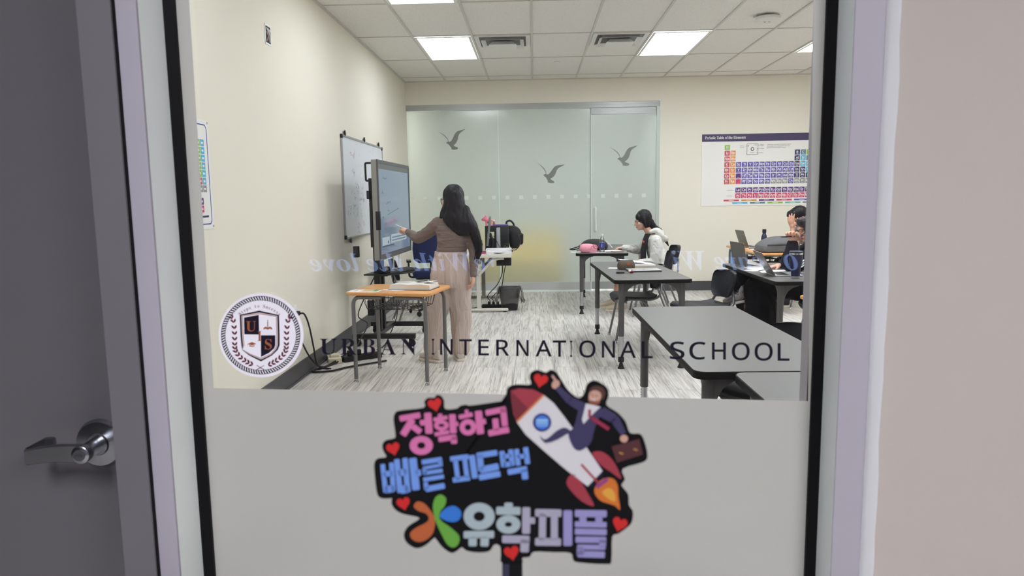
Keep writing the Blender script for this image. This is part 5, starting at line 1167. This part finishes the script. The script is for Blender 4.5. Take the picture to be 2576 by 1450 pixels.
def trunk(mb, secs, n=22):          # secs: (centre, half width vector, half depth vector)
    rings = []
    for c, a, b in secs: rings.append([V(c)+V(a)*math.cos(2*PI*j/n)+V(b)*math.sin(2*PI*j/n) for j in range(n)])
    mb.loft(rings)
def hand(mb, wrist, d, nrm, thumb, curl=(.3, .35, .4, .45), s=1.0, spread=.06, tcurl=.3, point=None, gap=1.0, thin=1.0):
    # d: knuckle direction, nrm: back of the hand, thumb: +1/-1 side on which the thumb leaves the palm
    w_, d, nrm = V(wrist), V(d).normalized(), V(nrm); nrm = (nrm-d*nrm.dot(d)).normalized(); u = d.cross(nrm)*thumb
    pl = .088*s
    limb(mb, [w_-d*.02*s, w_+d*.02*s], [.024*s, .026*s], 3)
    mb.ell(w_+d*pl*.52+nrm*.002, (.052*s, .036*s, .0165*s), Matrix((d, u, nrm)).transposed(), 16, 10)
    for i, (L_, off) in enumerate(((.068, .030), (.077, .010), (.072, -.011), (.056, -.030))):
        base = w_+d*pl*(.94-.05*abs(i-1.2))+u*off*s*gap; dd = (d+u*spread*(1.2-i)*.8).normalized()
        c_ = 0; p = base; pts = [w_+d*.03*s+u*off*.8*s, p]; cu = curl[i] if point is None or i != 0 else point
        for k, f_ in enumerate((.45, .31, .24)):
            c_ += cu*(1, 1.15, .8)[k]; v_ = dd*math.cos(c_)-nrm*math.sin(c_); p = p+v_*L_*f_*s; pts.append(p)
        limb(mb, pts, [r_*s*thin for r_ in (.0115, .0105, .0095, .0088, .0074)], 4, 10)
    tb = w_+d*.022*s+u*.024*s; t1 = tb+(d*.55+u*.75-nrm*.25).normalized()*.040*s; t2 = t1+(d*(.9-tcurl)+u*(.35-tcurl*.6)-nrm*(.2+tcurl)).normalized()*.032*s; t3 = t2+(d*.9-u*tcurl-nrm*(.1+tcurl)).normalized()*.025*s
    limb(mb, [w_+d*.012*s, tb, t1, t2, t3], [.014*s, .0155*s, .012*s, .0105*s, .0085*s], 4, 10)
def head(mb, c, f, up, s=1.0):      # c: centre of the skull, f: where the face looks
    c, f, up = V(c), V(f).normalized(), V(up).normalized(); r = f.cross(up).normalized(); up = r.cross(f)
    M3 = Matrix((r, f, up)).transposed(); g = lambda a, b, z: c+r*a*s+f*b*s+up*z*s
    mb.ell(g(0, -.012, .02), (.074*s, .092*s, .092*s), M3, 22, 16); mb.ell(g(0, .03, -.045), (.060*s, .062*s, .072*s), M3, 20, 14)
    mb.ell(g(0, .068, -.098), (.024*s, .022*s, .02*s), M3); mb.ell(g(0, .078, .018), (.05*s, .018*s, .022*s), M3)
    limb(mb, [g(0, .086, .010), g(0, .104, -.018), g(0, .112, -.036)], [.010*s, .012*s, .0135*s], 4)
    for a in (-1, 1):
        mb.ell(g(a*.012, .098, -.038), (.011*s, .011*s, .009*s), M3); mb.ell(g(a*.04, .066, -.03), (.026*s, .024*s, .024*s), M3)
        mb.ell(g(a*.075, -.006, -.012), (.010*s, .022*s, .034*s), M3 @ rot('X', .25))
    mb.ell(g(0, .088, -.066), (.024*s, .012*s, .0075*s), M3); mb.ell(g(0, .087, -.078), (.02*s, .012*s, .008*s), M3)
    return g, M3
def face_bits(g, M3, par, s=1.0, lips=(176, 96, 96)):
    mb = MB()
    for a in (-1, 1): mb.ell(g(a*.032, .078, .0), (.0125*s, .008*s, .0075*s), M3)
    mb.build('eyes', mat('eye_white', (214, 208, 204), .3), par)
    mb = MB()
    for a in (-1, 1): mb.ell(g(a*.032, .0835, .0), (.0062*s, .004*s, .0066*s), M3)
    mb.build('irises', mat('dark_iris', (30, 22, 20), .2), par)
    mb = MB()
    for a in (-1, 1): mb.tube([g(a*.016, .0885, .026), g(a*.03, .087, .031), g(a*.048, .074, .028)], [.0024*s, .0024*s, .0016*s], 7)
    mb.build('eyebrows', mat('brow_black', (34, 28, 28), .8), par)
    mb = MB(); mb.ell(g(0, .097, -.066), (.021*s, .006*s, .0052*s), M3).ell(g(0, .096, -.0765), (.018*s, .006*s, .0055*s), M3); mb.build('lips', mat('lip_%d' % lips[0], lips, .45), par)
def glasses(g, par, m, s=1.0, r=(.026, .021), wire=.002):
    mb = MB()
    for a in (-1, 1):
        mb.tube([g(a*.034+r[0]*math.cos(2*PI*j/18)*1.0, .104-.02*abs(math.cos(2*PI*j/18))*(1 if math.cos(2*PI*j/18)*a > 0 else .1), -.004+r[1]*math.sin(2*PI*j/18)) for j in range(18)], wire*s, 6, closed=True)
        mb.tube([g(a*(.034+r[0]), .086, .002), g(a*.078, .07, .004), g(a*.082, .0, .004), g(a*.08, -.02, -.012)], wire*s, 6)
    mb.tube([g(-.009, .106, .0), g(0, .109, .003), g(.009, .106, 0)], wire*s, 6)
    return mb.build('glasses', m, par)
def shoe(mb, heel, toe, s=1.0, h=.10, flat=0.0):
    heel, toe = V(heel), V(toe); d = toe-heel; L = d.length; d.normalize(); up = V((0, 0, 1)); up = (up-d*up.dot(d)).normalized(); r = d.cross(up)
    rings = []
    for t_, w_, z1 in ((0, .022, .055), (.02, .033, h*.95), (.16, .037, h), (.34, .036, h*.95), (.5, .040, .078), (.7, .047, .060), (.87, .043, .048), (.97, .028, .040), (1.0, .012, .030)):
        p = heel+d*L*t_; q = []
        for j in range(16):
            a = 2*PI*j/16; c_, s_ = math.cos(a), math.sin(a)
            q.append(p+r*w_*s*math.copysign(abs(c_)**.7, c_)+up*(z1/2+z1/2*math.copysign(abs(s_)**.7, s_)+.012))
        rings.append(q)
    mb.loft(rings); return d, up, r, L
def sole(par, heel, toe, m, s=1.0):
    heel, toe = V(heel), V(toe); d = (toe-heel); L = d.length; d.normalize(); up = V((0, 0, 1)); up = (up-d*up.dot(d)).normalized(); r = d.cross(up)
    pts = [(-.01, -.02), (.03, -.037), (.2, -.041), (.45, -.041), (.72, -.052), (.9, -.044), (1.0, -.024), (1.035, 0)]; pts = pts+[(a, -b) for a, b in pts[-2::-1]]
    MB().prism([(a*L, b*s) for a, b in pts], 0, .026, lambda a, b, c: heel+d*a+r*b+up*c).build('sole', m, par, bevel=.006)
M_hair = mat('black_hair', (20, 17, 24), .42, bump=(1, .01, .001))
def hair_mat(name, c, rough=.38):
    m = mat(name, c, rough, spec=.28); nt = m.node_tree; b = nt.nodes['Principled BSDF']
    tc = nt.nodes.new('ShaderNodeTexCoord'); mp = nt.nodes.new('ShaderNodeMapping'); mp.inputs['Scale'].default_value = (160, 160, 6)
    n = nt.nodes.new('ShaderNodeTexNoise'); n.inputs['Scale'].default_value = 1; bp = nt.nodes.new('ShaderNodeBump'); bp.inputs['Strength'].default_value = .55; bp.inputs['Distance'].default_value = .004
    nt.links.new(tc.outputs['Object'], mp.inputs[0]); nt.links.new(mp.outputs[0], n.inputs['Vector']); nt.links.new(n.outputs['Fac'], bp.inputs['Height']); nt.links.new(bp.outputs[0], b.inputs['Normal'])
    return m
M_hb = hair_mat('straight_black_hair', (17, 14, 22), .46); M_hd = hair_mat('dark_brown_hair', (46, 40, 42))
M_skin = mat('light_skin', (214, 168, 146), .55, bump=(300, .05, .001)); M_skin2 = mat('tan_skin', (198, 150, 126), .55, bump=(300, .05, .001))
M_soleW = mat('shoe_sole_white', (222, 214, 200), .6)

# ======== standing woman, seen from behind, pointing at the display
wo = empty('person', (-.84, 6.50, 0), 0, 'standing woman with long black hair in a taupe top and beige trousers, pointing', 'person')
O = V((-.84, 6.50, 0)); Wp = lambda x, y, Y=6.5: at(x, y, Y)-O
hc = Wp(1138, 503, 6.52); fdir = V((-.86, .46, -.10))
sL, sR = Wp(1103, 566, 6.53), Wp(1180, 566, 6.50); eL, wL = Wp(1052, 600, 6.68), Wp(1026, 584, 6.88)
eR, wR = Wp(1193, 632, 6.46), Wp(1191, 692, 6.42)
hipc = Wp(1133, 690, 6.5); kL, kR = Wp(1098, 800, 6.50), Wp(1160, 800, 6.55); aL, aR = Wp(1088, 888, 6.50), Wp(1160, 888, 6.56)
lat = (sR-sL).normalized(); dep = V((-lat.y, lat.x, 0))
hL, hR = hipc-lat*.085+V((0,0,-.02)), hipc+lat*.085+V((0,0,-.02))
b = MB(); g_, M3_ = head(b, hc, fdir, (0, .03, 1), .98)
limb(b, [hc+V((.015, -.01, -.07)), Wp(1141, 552, 6.5)], [.052, .056])
trunk(b, [(Wp(1141, 548), lat*.07, dep*.06), (Wp(1141, 566), lat*.15, dep*.085), (Wp(1142, 600), lat*.145, dep*.105), (Wp(1136, 632), lat*.128, dep*.095), (Wp(1134, 665), lat*.165, dep*.12), (hipc, lat*.175, dep*.12), (hipc-V((0, 0, .08)), lat*.15, dep*.11)])
for s_, e_, w_ in ((sL, eL, wL), (sR, eR, wR)): limb(b, [s_, e_, w_], [.046, .036, .024])
for h_, k_, a_ in ((hL, kL, aL), (hR, kR, aR)): limb(b, [h_, k_, a_, a_-V((0, 0, .05))], [.085, .056, .036, .036]); limb(b, [a_-V((0, 0, .05)), a_+V((-.05, .06, -.085))], [.034, .028])
hand(b, wL, (-.75, .55, .35), (.2, -.35, .9), 1, (1.1, 1.15, 1.2, 1.2), .95, point=.18, tcurl=.5)
hand(b, wR, (-.05, -.02, -1), (1, -.2, 0), -1, (.35, .4, .45, .5), .95)
bake(b, 'body', M_skin, wo, .005, 2)
M_top = mat('taupe_jersey', (120, 106, 102), .8, bump=(800, .1, .0008))
b = MB()
trunk(b, [(Wp(1141, 547), lat*.075, dep*.066), (Wp(1141, 556), lat*.13, dep*.085), (Wp(1141, 572), lat*.168, dep*.105), (Wp(1142, 600), lat*.158, dep*.122), (Wp(1139, 618), lat*.145, dep*.116), (Wp(1135, 634), lat*.142, dep*.113), (Wp(1134, 641), lat*.144, dep*.115)])
for s_, e_, w_ in ((sL, eL, wL), (sR, eR, wR)): limb(b, [s_+V((0, 0, .008)), s_.lerp(e_, .5)-V((0, 0, .004)), e_, e_.lerp(w_, .55), w_], [.068, .059, .052, .043, .033])
b.ell(sL, (.075, .07, .065)); b.ell(sR, (.072, .07, .065))
folds(M_top, (7, 7, 26), .6, .03); bake(b, 'top', M_top, wo, .0075, 5, (.005, 5, 5, 16), 3)
M_trs = mat('beige_twill', (198, 181, 172), .85, bump=(900, .1, .0006))
b = MB()
trunk(b, [(Wp(1134, 634), lat*.148, dep*.118), (Wp(1134, 642), lat*.150, dep*.122), (Wp(1134, 668), lat*.178, dep*.138), (hipc, lat*.192, dep*.142), (hipc-V((0, 0, .07)), lat*.188, dep*.138), (hipc-V((0, 0, .12)), lat*.17, dep*.12)])
for h_, k_, a_, sg_ in ((hL, kL, aL, -1), (hR, kR, aR, 1)):
    end = a_+V((0, 0, .035))
    limb(b, [h_+V((0, 0, -.02)), h_.lerp(k_, .5), k_, k_.lerp(end, .5), end], [.106, .104, .094, .090, .086])
folds(M_trs, (16, 16, 3.2), .75, .04); bake(b, 'trousers', M_trs, wo, .0085, 4, (.013, 8, 8, 2.4), 9)
b = MB(); b.loft([[Wp(1134, y)+lat*(w1*math.cos(2*PI*j/28))+dep*(w2*math.sin(2*PI*j/28)) for j in range(28)] for y, w1, w2 in ((632.5, .149, .119), (641, .1515, .1235))]); b.build('waistband', M_trs, wo)
for a_, hx, tx in ((aL, Wp(1110, 906, 6.44), Wp(1058, 909, 6.60)), (aR, Wp(1160, 905, 6.49), Wp(1148, 897, 6.76))):
    hx.z = .0; tx.z = .0
    b = MB(); shoe(b, hx+V((0, 0, .012)), tx+V((0, 0, .012)), 1.0); sh = bake(b, 'shoe', mat('off_white_knit', (206, 198, 188), .8), wo, .006, 2); sole(sh, hx, tx, M_soleW)
b = MB()      # hair: cap over the skull, then a curtain down the back and over the right shoulder
up_ = V((0, 0, 1)); r_ = fdir.cross(up_).normalized(); rearv = V((.55, -.83, 0))
b.ell(hc+V((.012, -.012, .038)), (.098, .100, .108), n=24, m=16)
b.ell(hc+V((.03, -.03, -.03)), (.088, .085, .13), n=20, m=14)
trunk(b, [(Wp(1142, 476, 6.47), lat*.05, dep*.04), (Wp(1142, 486, 6.47), lat*.078, dep*.065), (Wp(1142, 500, 6.47), lat*.090, dep*.075), (Wp(1143, 525, 6.45), lat*.105, dep*.065), (Wp(1145, 545, 6.42), lat*.125, dep*.055), (Wp(1152, 560, 6.395), lat*.128, dep*.042), (Wp(1160, 580, 6.385), lat*.088, dep*.034), (Wp(1165, 593, 6.385), lat*.045, dep*.02)])
limb(b, [Wp(1130, 500, 6.46), Wp(1126, 520, 6.45), Wp(1117, 537, 6.45), Wp(1109, 547, 6.45)], [.035, .042, .036, .016])
limb(b, [Wp(1168, 530, 6.45), Wp(1184, 560, 6.42), Wp(1196, 592, 6.41), Wp(1203, 620, 6.41), Wp(1204, 640, 6.41), Wp(1200, 655, 6.41)], [.055, .058, .055, .045, .030, .010], flat=.8)
bake(b, 'hair', M_hb, wo, .007, 9, (.005, 26, 26, 3), 5)
b = MB()
for k in range(9):
    random.seed(k); q_ = random.uniform; x0 = 1186+k*1.6; b.tube(smooth_path([tuple(Wp(x0, 570+q_(0, 8), 6.38)), tuple(Wp(x0+9+q_(-2, 3), 610, 6.355)), tuple(Wp(x0+8+q_(-4, 4), 650+q_(0, 18), 6.36))]), .003, 5)
b.build('hair_strands', M_hb, wo)
glasses(g_, wo, mat('black_acetate', (16, 16, 18), .3), .98, (.031, .025), .0034); face_bits(g_, M3_, wo, .98)
sp = MB(); tip_ = wL+V((-.75, .55, .35)).normalized()*.10; sp.tube([tip_+V((.05, -.045, -.01)), tip_+V((-.06, .05, .035))], .0055, 8)
q = sp.build('stylus', mat('white_stylus', (222, 222, 226), .4)); q.location = O; tag(q, 'white stylus held by the standing woman at the display', 'pen')

# ======== seated girl in the pale hoodie, in profile
gi = empty('person', (1.60, 9.65, 0), 0, 'seated girl with glasses in a pale grey hoodie, looking left', 'person')
O = V((1.60, 9.65, 0)); Gp = lambda x, y, Y=9.65: at(x, y, Y)-O
hc = Gp(1617, 556); fdir = V((-1, -.10, -.16)); g_, M3_ = None, None
b = MB(); g_, M3_ = head(b, hc, fdir, (-.1, 0, 1), 1.0)
sN, sF = Gp(1650, 606, 9.47), Gp(1636, 602, 9.81)
eN, wN = Gp(1645, 662, 9.42), Gp(1605, 660, 9.40); eF, wF = Gp(1606, 628, 9.80), Gp(1566, 624, 9.64)
hp = Gp(1668, 690); lat = V((0, 1, 0)); fw_ = V((-1, 0, 0))
limb(b, [hc+V((.03, 0, -.06)), Gp(1638, 592)], [.05, .056])
trunk(b, [(Gp(1640, 590), lat*.07, fw_*.06), (Gp(1645, 604), lat*.16, fw_*.09), (Gp(1652, 635), lat*.15, fw_*.11), (Gp(1662, 668), lat*.14, fw_*.11), (hp, lat*.17, fw_*.13), (hp-V((0, 0, .06)), lat*.16, fw_*.12)])
for s_, e_, w_ in ((sN, eN, wN), (sF, eF, wF)): limb(b, [s_, e_, w_], [.046, .037, .025])
legs = []
for y_, k_, a_ in ((9.52, V((1.17, 9.52, .50)), V((1.19, 9.42, .10))), (9.78, V((1.15, 9.76, .51)), V((1.10, 9.70, .10)))):
    limb(b, [V((1.70, y_, .53))-O, k_-O, k_.lerp(a_, .45)-O+V((.015, 0, 0)), a_-O, a_-O-V((0, 0, .04))], [.085, .06, .052, .036, .034])
    limb(b, [a_-O-V((0, 0, .045)), a_-O+V((-.12, 0, -.075))], [.034, .026])
hand(b, wF, (-.95, -.1, -.1), (0, .25, 1), 1, (.5, .6, .7, .8), .95, tcurl=.5)
hand(b, wN, (-.97, .1, -.1), (0, -.3, 1), -1, (.4, .45, .5, .55), .95)
bake(b, 'body', M_skin, gi, .0058, 3)
M_hood = mat('pale_grey_fleece', (206, 206, 202), .9, bump=(600, .15, .001))
b = MB()
trunk(b, [(Gp(1641, 590), lat*.09, fw_*.075), (Gp(1645, 602), lat*.17, fw_*.105), (Gp(1651, 632), lat*.175, fw_*.13), (Gp(1660, 665), lat*.18, fw_*.14), (Gp(1667, 690), lat*.19, fw_*.145), (Gp(1668, 700), lat*.185, fw_*.14)])
limb(b, [sN, sN.lerp(eN, .5)+V((.01, -.01, 0)), eN, eN.lerp(wN, .5), wN+V((.02, 0, 0))], [.082, .078, .07, .056, .042])
limb(b, [sF, sF.lerp(eF, .5), eF, eF.lerp(wF, .5), wF+V((.015, 0, 0))], [.08, .074, .066, .055, .042])
limb(b, [Gp(1637, 583, 9.55), Gp(1652, 580, 9.58), Gp(1662, 588, 9.65), Gp(1652, 580, 9.74), Gp(1637, 583, 9.77)], [.03, .046, .055, .046, .03], flat=.9)
limb(b, [Gp(1655, 585, 9.56), Gp(1672, 600, 9.60), Gp(1672, 600, 9.72), Gp(1655, 585, 9.76)], [.04, .042, .042, .04])
limb(b, [Gp(1634, 588, 9.80), Gp(1618, 620, 9.82), Gp(1614, 650, 9.80), Gp(1615, 676, 9.78)], [.04, .045, .045, .04])
folds(M_hood, (14, 14, 9), .8, .035); bake(b, 'hoodie', M_hood, gi, .0085, 12, (.004, 5, 6, 9), 2)
b = MB(); b.loft([[Gp(x0, y0, 9.56+.18*j/6)+V((-.012*math.sin(PI*j/6), 0, 0)) for j in range(7)] + [Gp(x0+12, y0, 9.74-.18*j/6) for j in range(7)] for x0, y0 in ((1625, 588), (1619, 602), (1614, 630), (1613, 655), (1616, 672))]); bake(b, 'shirt', mat('black_tee', (34, 34, 38), .85), gi, .007, 3)
b = MB(); b.ell(Gp(1619, 609, 9.545), (.012, .01, .018)); b.build('shirt_print', mat('shirt_red', (190, 70, 60), .6), gi)
b = MB()
limb(b, [Gp(1668, 696, 9.55), V((1.42, 9.53, .545))-O], [.115, .088]); limb(b, [Gp(1668, 696, 9.75), V((1.42, 9.77, .55))-O], [.115, .088])
bake(b, 'shorts', mat('grey_shorts', (120, 120, 124), .85), gi, .009, 3, (.006, 14, 14, 14))
for hx, tx in ((V((1.215, 9.42, 0)), V((.945, 9.40, 0))), (V((1.12, 9.71, 0)), V((.88, 9.68, 0)))):
    hx = hx-O; tx = tx-O
    b = MB(); shoe(b, hx+V((0, 0, .012)), tx+V((0, 0, .012)), 1.05, .10); sh = bake(b, 'shoe', mat('cream_runner', (206, 194, 174), .8), gi, .006, 2); sole(sh, hx, tx, M_soleW, 1.05)
b = MB()
b.ell(hc+V((.016, 0, .046)), (.108, .094, .112), n=24, m=16); b.ell(hc+V((.05, 0, -.01)), (.07, .086, .10)); b.ell(hc+V((-.066, -.02, .052)), (.036, .062, .05))
limb(b, [hc+V((.0, -.078, .03)), hc+V((.01, -.082, -.03)), hc+V((.03, -.07, -.08))], [.03, .028, .018], flat=.7); limb(b, [hc+V((.0, .078, .03)), hc+V((.01, .082, -.03)), hc+V((.03, .07, -.08))], [.03, .028, .018])
limb(b, [hc+V((.09, 0, -.02)), Gp(1645, 572), Gp(1660, 582), Gp(1670, 595), Gp(1678, 612), Gp(1683, 620)], [.06, .045, .036, .028, .018, .006])
bake(b, 'hair', M_hb, gi, .0065, 4, (.004, 26, 26, 8), 8)
glasses(g_, gi, mat('thin_grey_wire', (110, 100, 100), .3, .6), 1.0, (.029, .026), .0018); face_bits(g_, M3_, gi)
pn_ = MB().tube([V((1.045, 9.60, .835)), V((.965, 9.54, .925))], .006, 8).build('white_pen', M_white); tag(pn_, 'white pen in the hand of the girl in the hoodie', 'pen')

# ======== person in front at right: black sweater, glasses, pen in fist
pf_ = empty('person', (2.72, 6.80, 0), 0, 'person in glasses and a black sweater holding a pen by the mouth, at right', 'person')
O = V((2.72, 6.80, 0)); Fp = lambda x, y, Y=6.8: at(x, y, Y)-O
hc = Fp(2032, 574, 6.92); b = MB(); fdir = V((-.93, -.28, -.32)); g_, M3_ = head(b, hc, fdir, (-.28, 0, 1), 1.0)
sN, sF = V((2.78, 6.62, 1.04))-O, V((2.80, 7.06, 1.04))-O
eN, wN = Fp(1990, 668, 6.62), Fp(1994, 610, 6.68)
eF, wF = V((2.52, 7.08, .85))-O, Fp(1962, 669, 6.92)
hp = V((2.86, 6.84, .60))-O; lat = V((0, 1, 0)); fw_ = V((-1, 0, 0))
limb(b, [hc+V((.05, .02, -.07)), V((2.76, 6.85, 1.07))-O], [.052, .058])
trunk(b, [(V((2.75, 6.85, 1.08))-O, lat*.08, fw_*.07), (V((2.78, 6.85, 1.02))-O, lat*.18, fw_*.10), (V((2.82, 6.84, .85))-O, lat*.16, fw_*.12), (V((2.85, 6.84, .72))-O, lat*.15, fw_*.12), (hp, lat*.18, fw_*.14), (hp-V((0, 0, .07)), lat*.16, fw_*.12)])
for s_, e_, w_ in ((sN, eN, wN), (sF, eF, wF)): limb(b, [s_, e_, w_], [.05, .04, .026])
kA, aA = V((2.12, 6.80, .66))-O, V((2.02, 6.62, .12))-O
kB, aB = V((2.05, 7.02, .66))-O, V((2.02, 6.96, .50))-O
limb(b, [V((2.80, 6.74, .58))-O, kA, aA], [.085, .058, .036]); limb(b, [V((2.80, 6.96, .58))-O, kB, aB], [.085, .058, .036])
hand(b, wN, (-.12, -.12, 1), (.6, .75, .1), -1, (1.45, 1.5, 1.5, 1.45), 1.15, spread=.18, tcurl=.4, gap=1.3, thin=.9)
hand(b, wF, (-1, -.05, -.12), (0, 0, 1), -1, (.3, .32, .35, .4), 1.05, spread=.1)
bake(b, 'body', M_skin, pf_, .0048, 2)
b = MB()
trunk(b, [(V((2.75, 6.85, 1.085))-O, lat*.10, fw_*.09), (V((2.78, 6.85, 1.03))-O, lat*.20, fw_*.12), (V((2.81, 6.84, .85))-O, lat*.20, fw_*.16), (V((2.84, 6.84, .70))-O, lat*.20, fw_*.16), (hp, lat*.21, fw_*.165)])
limb(b, [sN, sN.lerp(eN, .5), eN, eN.lerp(wN, .5), wN-V((0, 0, .015))], [.088, .088, .082, .076, .052]); limb(b, [sF, eF, eF.lerp(wF, .5), wF+V((.03, 0, 0))], [.09, .072, .06, .046])
bake(b, 'sweater', mat('black_knit', (20, 20, 26), .85, spec=.2, bump=(300, .2, .001)), pf_, .0085, 4, (.010, 6, 6, 10), 4)
b = MB()
for k in range(3): b.tube(smooth_path([tuple(Fp(2003+k*1, 660+k*6, 6.50)), tuple(Fp(2010, 656+k*6, 6.505)), tuple(Fp(2016, 660+k*6, 6.52)), tuple(Fp(2022, 655+k*6, 6.54))]), .007, 6)
b.build('sweater_print', M_white, pf_)
b = MB()
limb(b, [V((2.80, 6.73, .60))-O, kA.lerp(V((2.80, 6.73, .60))-O, .5), kA, kA.lerp(aA, .45)+V((.06, 0, 0)), aA+V((.04, 0, .0))], [.14, .125, .11, .15, .15])
limb(b, [V((2.80, 6.96, .60))-O, kB.lerp(V((2.80, 6.96, .6))-O, .5), kB, aB+V((.08, .0, -.03))], [.14, .125, .115, .115])
limb(b, [kB, V((2.14, 6.93, .42))-O, V((2.20, 6.85, .16))-O], [.12, .17, .17])
bake(b, 'trousers', mat('black_corduroy', (14, 14, 18), .9, spec=.15), pf_, .0095, 4, (.012, 8, 8, 3), 6)
hx, tx = V((2.12, 6.86, .50))-O, V((1.835, 6.92, .435))-O
b = MB(); shoe(b, hx+V((0, 0, .012)), tx+V((0, 0, .012)), 1.25, .145); sh = bake(b, 'shoe', mat('grey_suede', (140, 134, 136), .85, bump=(400, .3, .001)), pf_, .006, 2); sole(sh, hx, tx, mat('pale_sole', (196, 190, 182), .6), 1.2)
b = MB()
for k in range(6):
    p = hx.lerp(tx, .30+k*.075); z_ = .155-.012*k
    b.tube([p+V((0, -.046, z_-.03)), p+V((-.012, -.02, z_+.002)), p+V((-.004, .02, z_+.002))], .0042, 6); b.tube([p+V((-.02, -.042, z_-.034)), p+V((-.004, -.018, z_+.004)), p+V((-.012, .02, z_))], .0042, 6)
b.build('laces', mat('black_lace', (30, 30, 34), .7), sh)
hx, tx = V((2.03, 6.62, 0))-O, V((1.80, 6.56, 0))-O
hx.x += .12; tx.x += .12
b = MB(); shoe(b, hx+V((0, 0, .012)), tx+V((0, 0, .012)), 1.05, .11); sh = bake(b, 'shoe', MATS['grey_suede'], pf_, .007, 2); sole(sh, hx, tx, MATS['pale_sole'], 1.05)
b = MB(); b.ell(hc+V((.03, .01, .032)), (.098, .094, .098)); b.ell(hc+V((.05, .01, -.02)), (.08, .088, .12)); limb(b, [hc+V((-.04, -.08, .05)), hc+V((-.02, -.085, -.02)), hc+V((.02, -.08, -.09))], [.035, .03, .02]); b.ell(hc+V((-.062, -.02, .058)), (.05, .085, .05)); limb(b, [hc+V((-.06, -.075, .05)), hc+V((-.045, -.09, .0)), hc+V((-.01, -.085, -.07))], [.03, .026, .018])
bake(b, 'hair', M_hd, pf_, .0065, 4, (.004, 26, 26, 8), 1)
glasses(g_, pf_, mat('dark_acetate', (40, 36, 40), .3), 1.0, (.031, .026), .0028); face_bits(g_, M3_, pf_)
pen = MB(); c_ = wN+V((-.12, -.12, 1)).normalized()*.058-V((.6, .75, .1)).normalized()*.030+O; pen.tube([c_+V((-.095, .0, .0)), c_+V((.02, -.0, .004)), c_+V((.11, .0, .010))], [.003, .006, .006], 8)
tag(pen.build('black_pen', M_black), 'black pen gripped in the fist of the person in the black sweater', 'pen')

# ======== person at the back desk: forehead on hand, grey tee
pb = empty('person', (3.62, 9.70, 0), 0, 'black haired person in a grey tee resting the forehead on one hand', 'person')
O = V((3.62, 9.70, 0)); Bp = lambda x, y, Y=9.7: at(x, y, Y)-O
hc = Bp(2009, 545, 9.72); b = MB(); fdir = V((-.80, -.25, -.62)); g_, M3_ = head(b, hc, fdir, (-.65, 0, .85), 1.08)
sN, sF = V((3.70, 9.48, 1.05))-O, V((3.70, 9.92, 1.05))-O
eN, wN = Bp(1992, 616, 9.50), Bp(1994, 573, 9.54)
eF, wF = V((3.48, 9.98, .82))-O, V((3.30, 9.86, .81))-O
hp = V((3.82, 9.70, .60))-O; lat = V((0, 1, 0)); fw_ = V((-1, 0, 0))
limb(b, [hc+V((.06, 0, -.05)), V((3.68, 9.70, 1.10))-O], [.055, .06])
trunk(b, [(V((3.67, 9.7, 1.10))-O, lat*.08, fw_*.07), (V((3.71, 9.7, 1.04))-O, lat*.19, fw_*.10), (V((3.77, 9.7, .85))-O, lat*.16, fw_*.12), (hp, lat*.17, fw_*.13), (hp-V((0, 0, .06)), lat*.16, fw_*.12)])
for s_, e_, w_ in ((sN, eN, wN), (sF, eF, wF)): limb(b, [s_, e_, e_.lerp(w_, .4), w_], [.05, .042, .040, .027])
for y_ in (9.6, 9.82): limb(b, [V((3.8, y_, .57))-O, V((3.35, y_, .56))-O, V((3.38, y_, .1))-O], [.09, .06, .04])
hand(b, wN, (-.22, .10, 1), (-.75, -.65, 0), 1, (.22, .2, .2, .25), 1.2, spread=.16)
hand(b, wF, (-1, -.1, -.1), (0, 0, 1), -1, (.3, .3, .35, .4), 1.05)
bake(b, 'body', M_skin2, pb, .0062, 3)
b = MB()
trunk(b, [(V((3.67, 9.7, 1.105))-O, lat*.10, fw_*.09), (V((3.71, 9.7, 1.05))-O, lat*.21, fw_*.12), (V((3.77, 9.7, .85))-O, lat*.19, fw_*.15), (hp, lat*.20, fw_*.16)])
for s_, e_ in ((sN, eN), (sF, eF)): limb(b, [s_, s_.lerp(e_, .62)], [.085, .072])
bake(b, 'tee', mat('grey_tee', (112, 112, 116), .85), pb, .009, 4, (.008, 12, 12, 12))
b = MB()
for y_ in (9.6, 9.82): limb(b, [V((3.8, y_, .58))-O, V((3.35, y_, .575))-O, V((3.38, y_, .12))-O], [.11, .085, .065])
bake(b, 'trousers', mat('dark_jeans', (40, 44, 60), .85), pb, .011, 3)
for y_ in (9.6, 9.82):
    hx, tx = V((3.42, y_, 0))-O, V((3.18, y_, 0))-O; b = MB(); shoe(b, hx+V((0, 0, .012)), tx+V((0, 0, .012)), 1.05); sh = bake(b, 'shoe', mat('black_shoe', (30, 30, 32), .6), pb, .008, 2); sole(sh, hx, tx, M_soleW, 1.05)
b = MB(); b.ell(hc+V((.0, 0, .048)), (.118, .105, .098), rot('Y', -.35)); b.ell(hc+V((-.085, -.02, .035)), (.075, .088, .062), rot('Y', -.5)); b.ell(hc+V((-.125, -.03, .015)), (.04, .06, .045)); b.ell(hc+V((.07, 0, .0)), (.07, .095, .09))
bake(b, 'hair', M_hb, pb, .007, 4, (.006, 22, 22, 10), 7)
face_bits(g_, M3_, pb, 1.08)
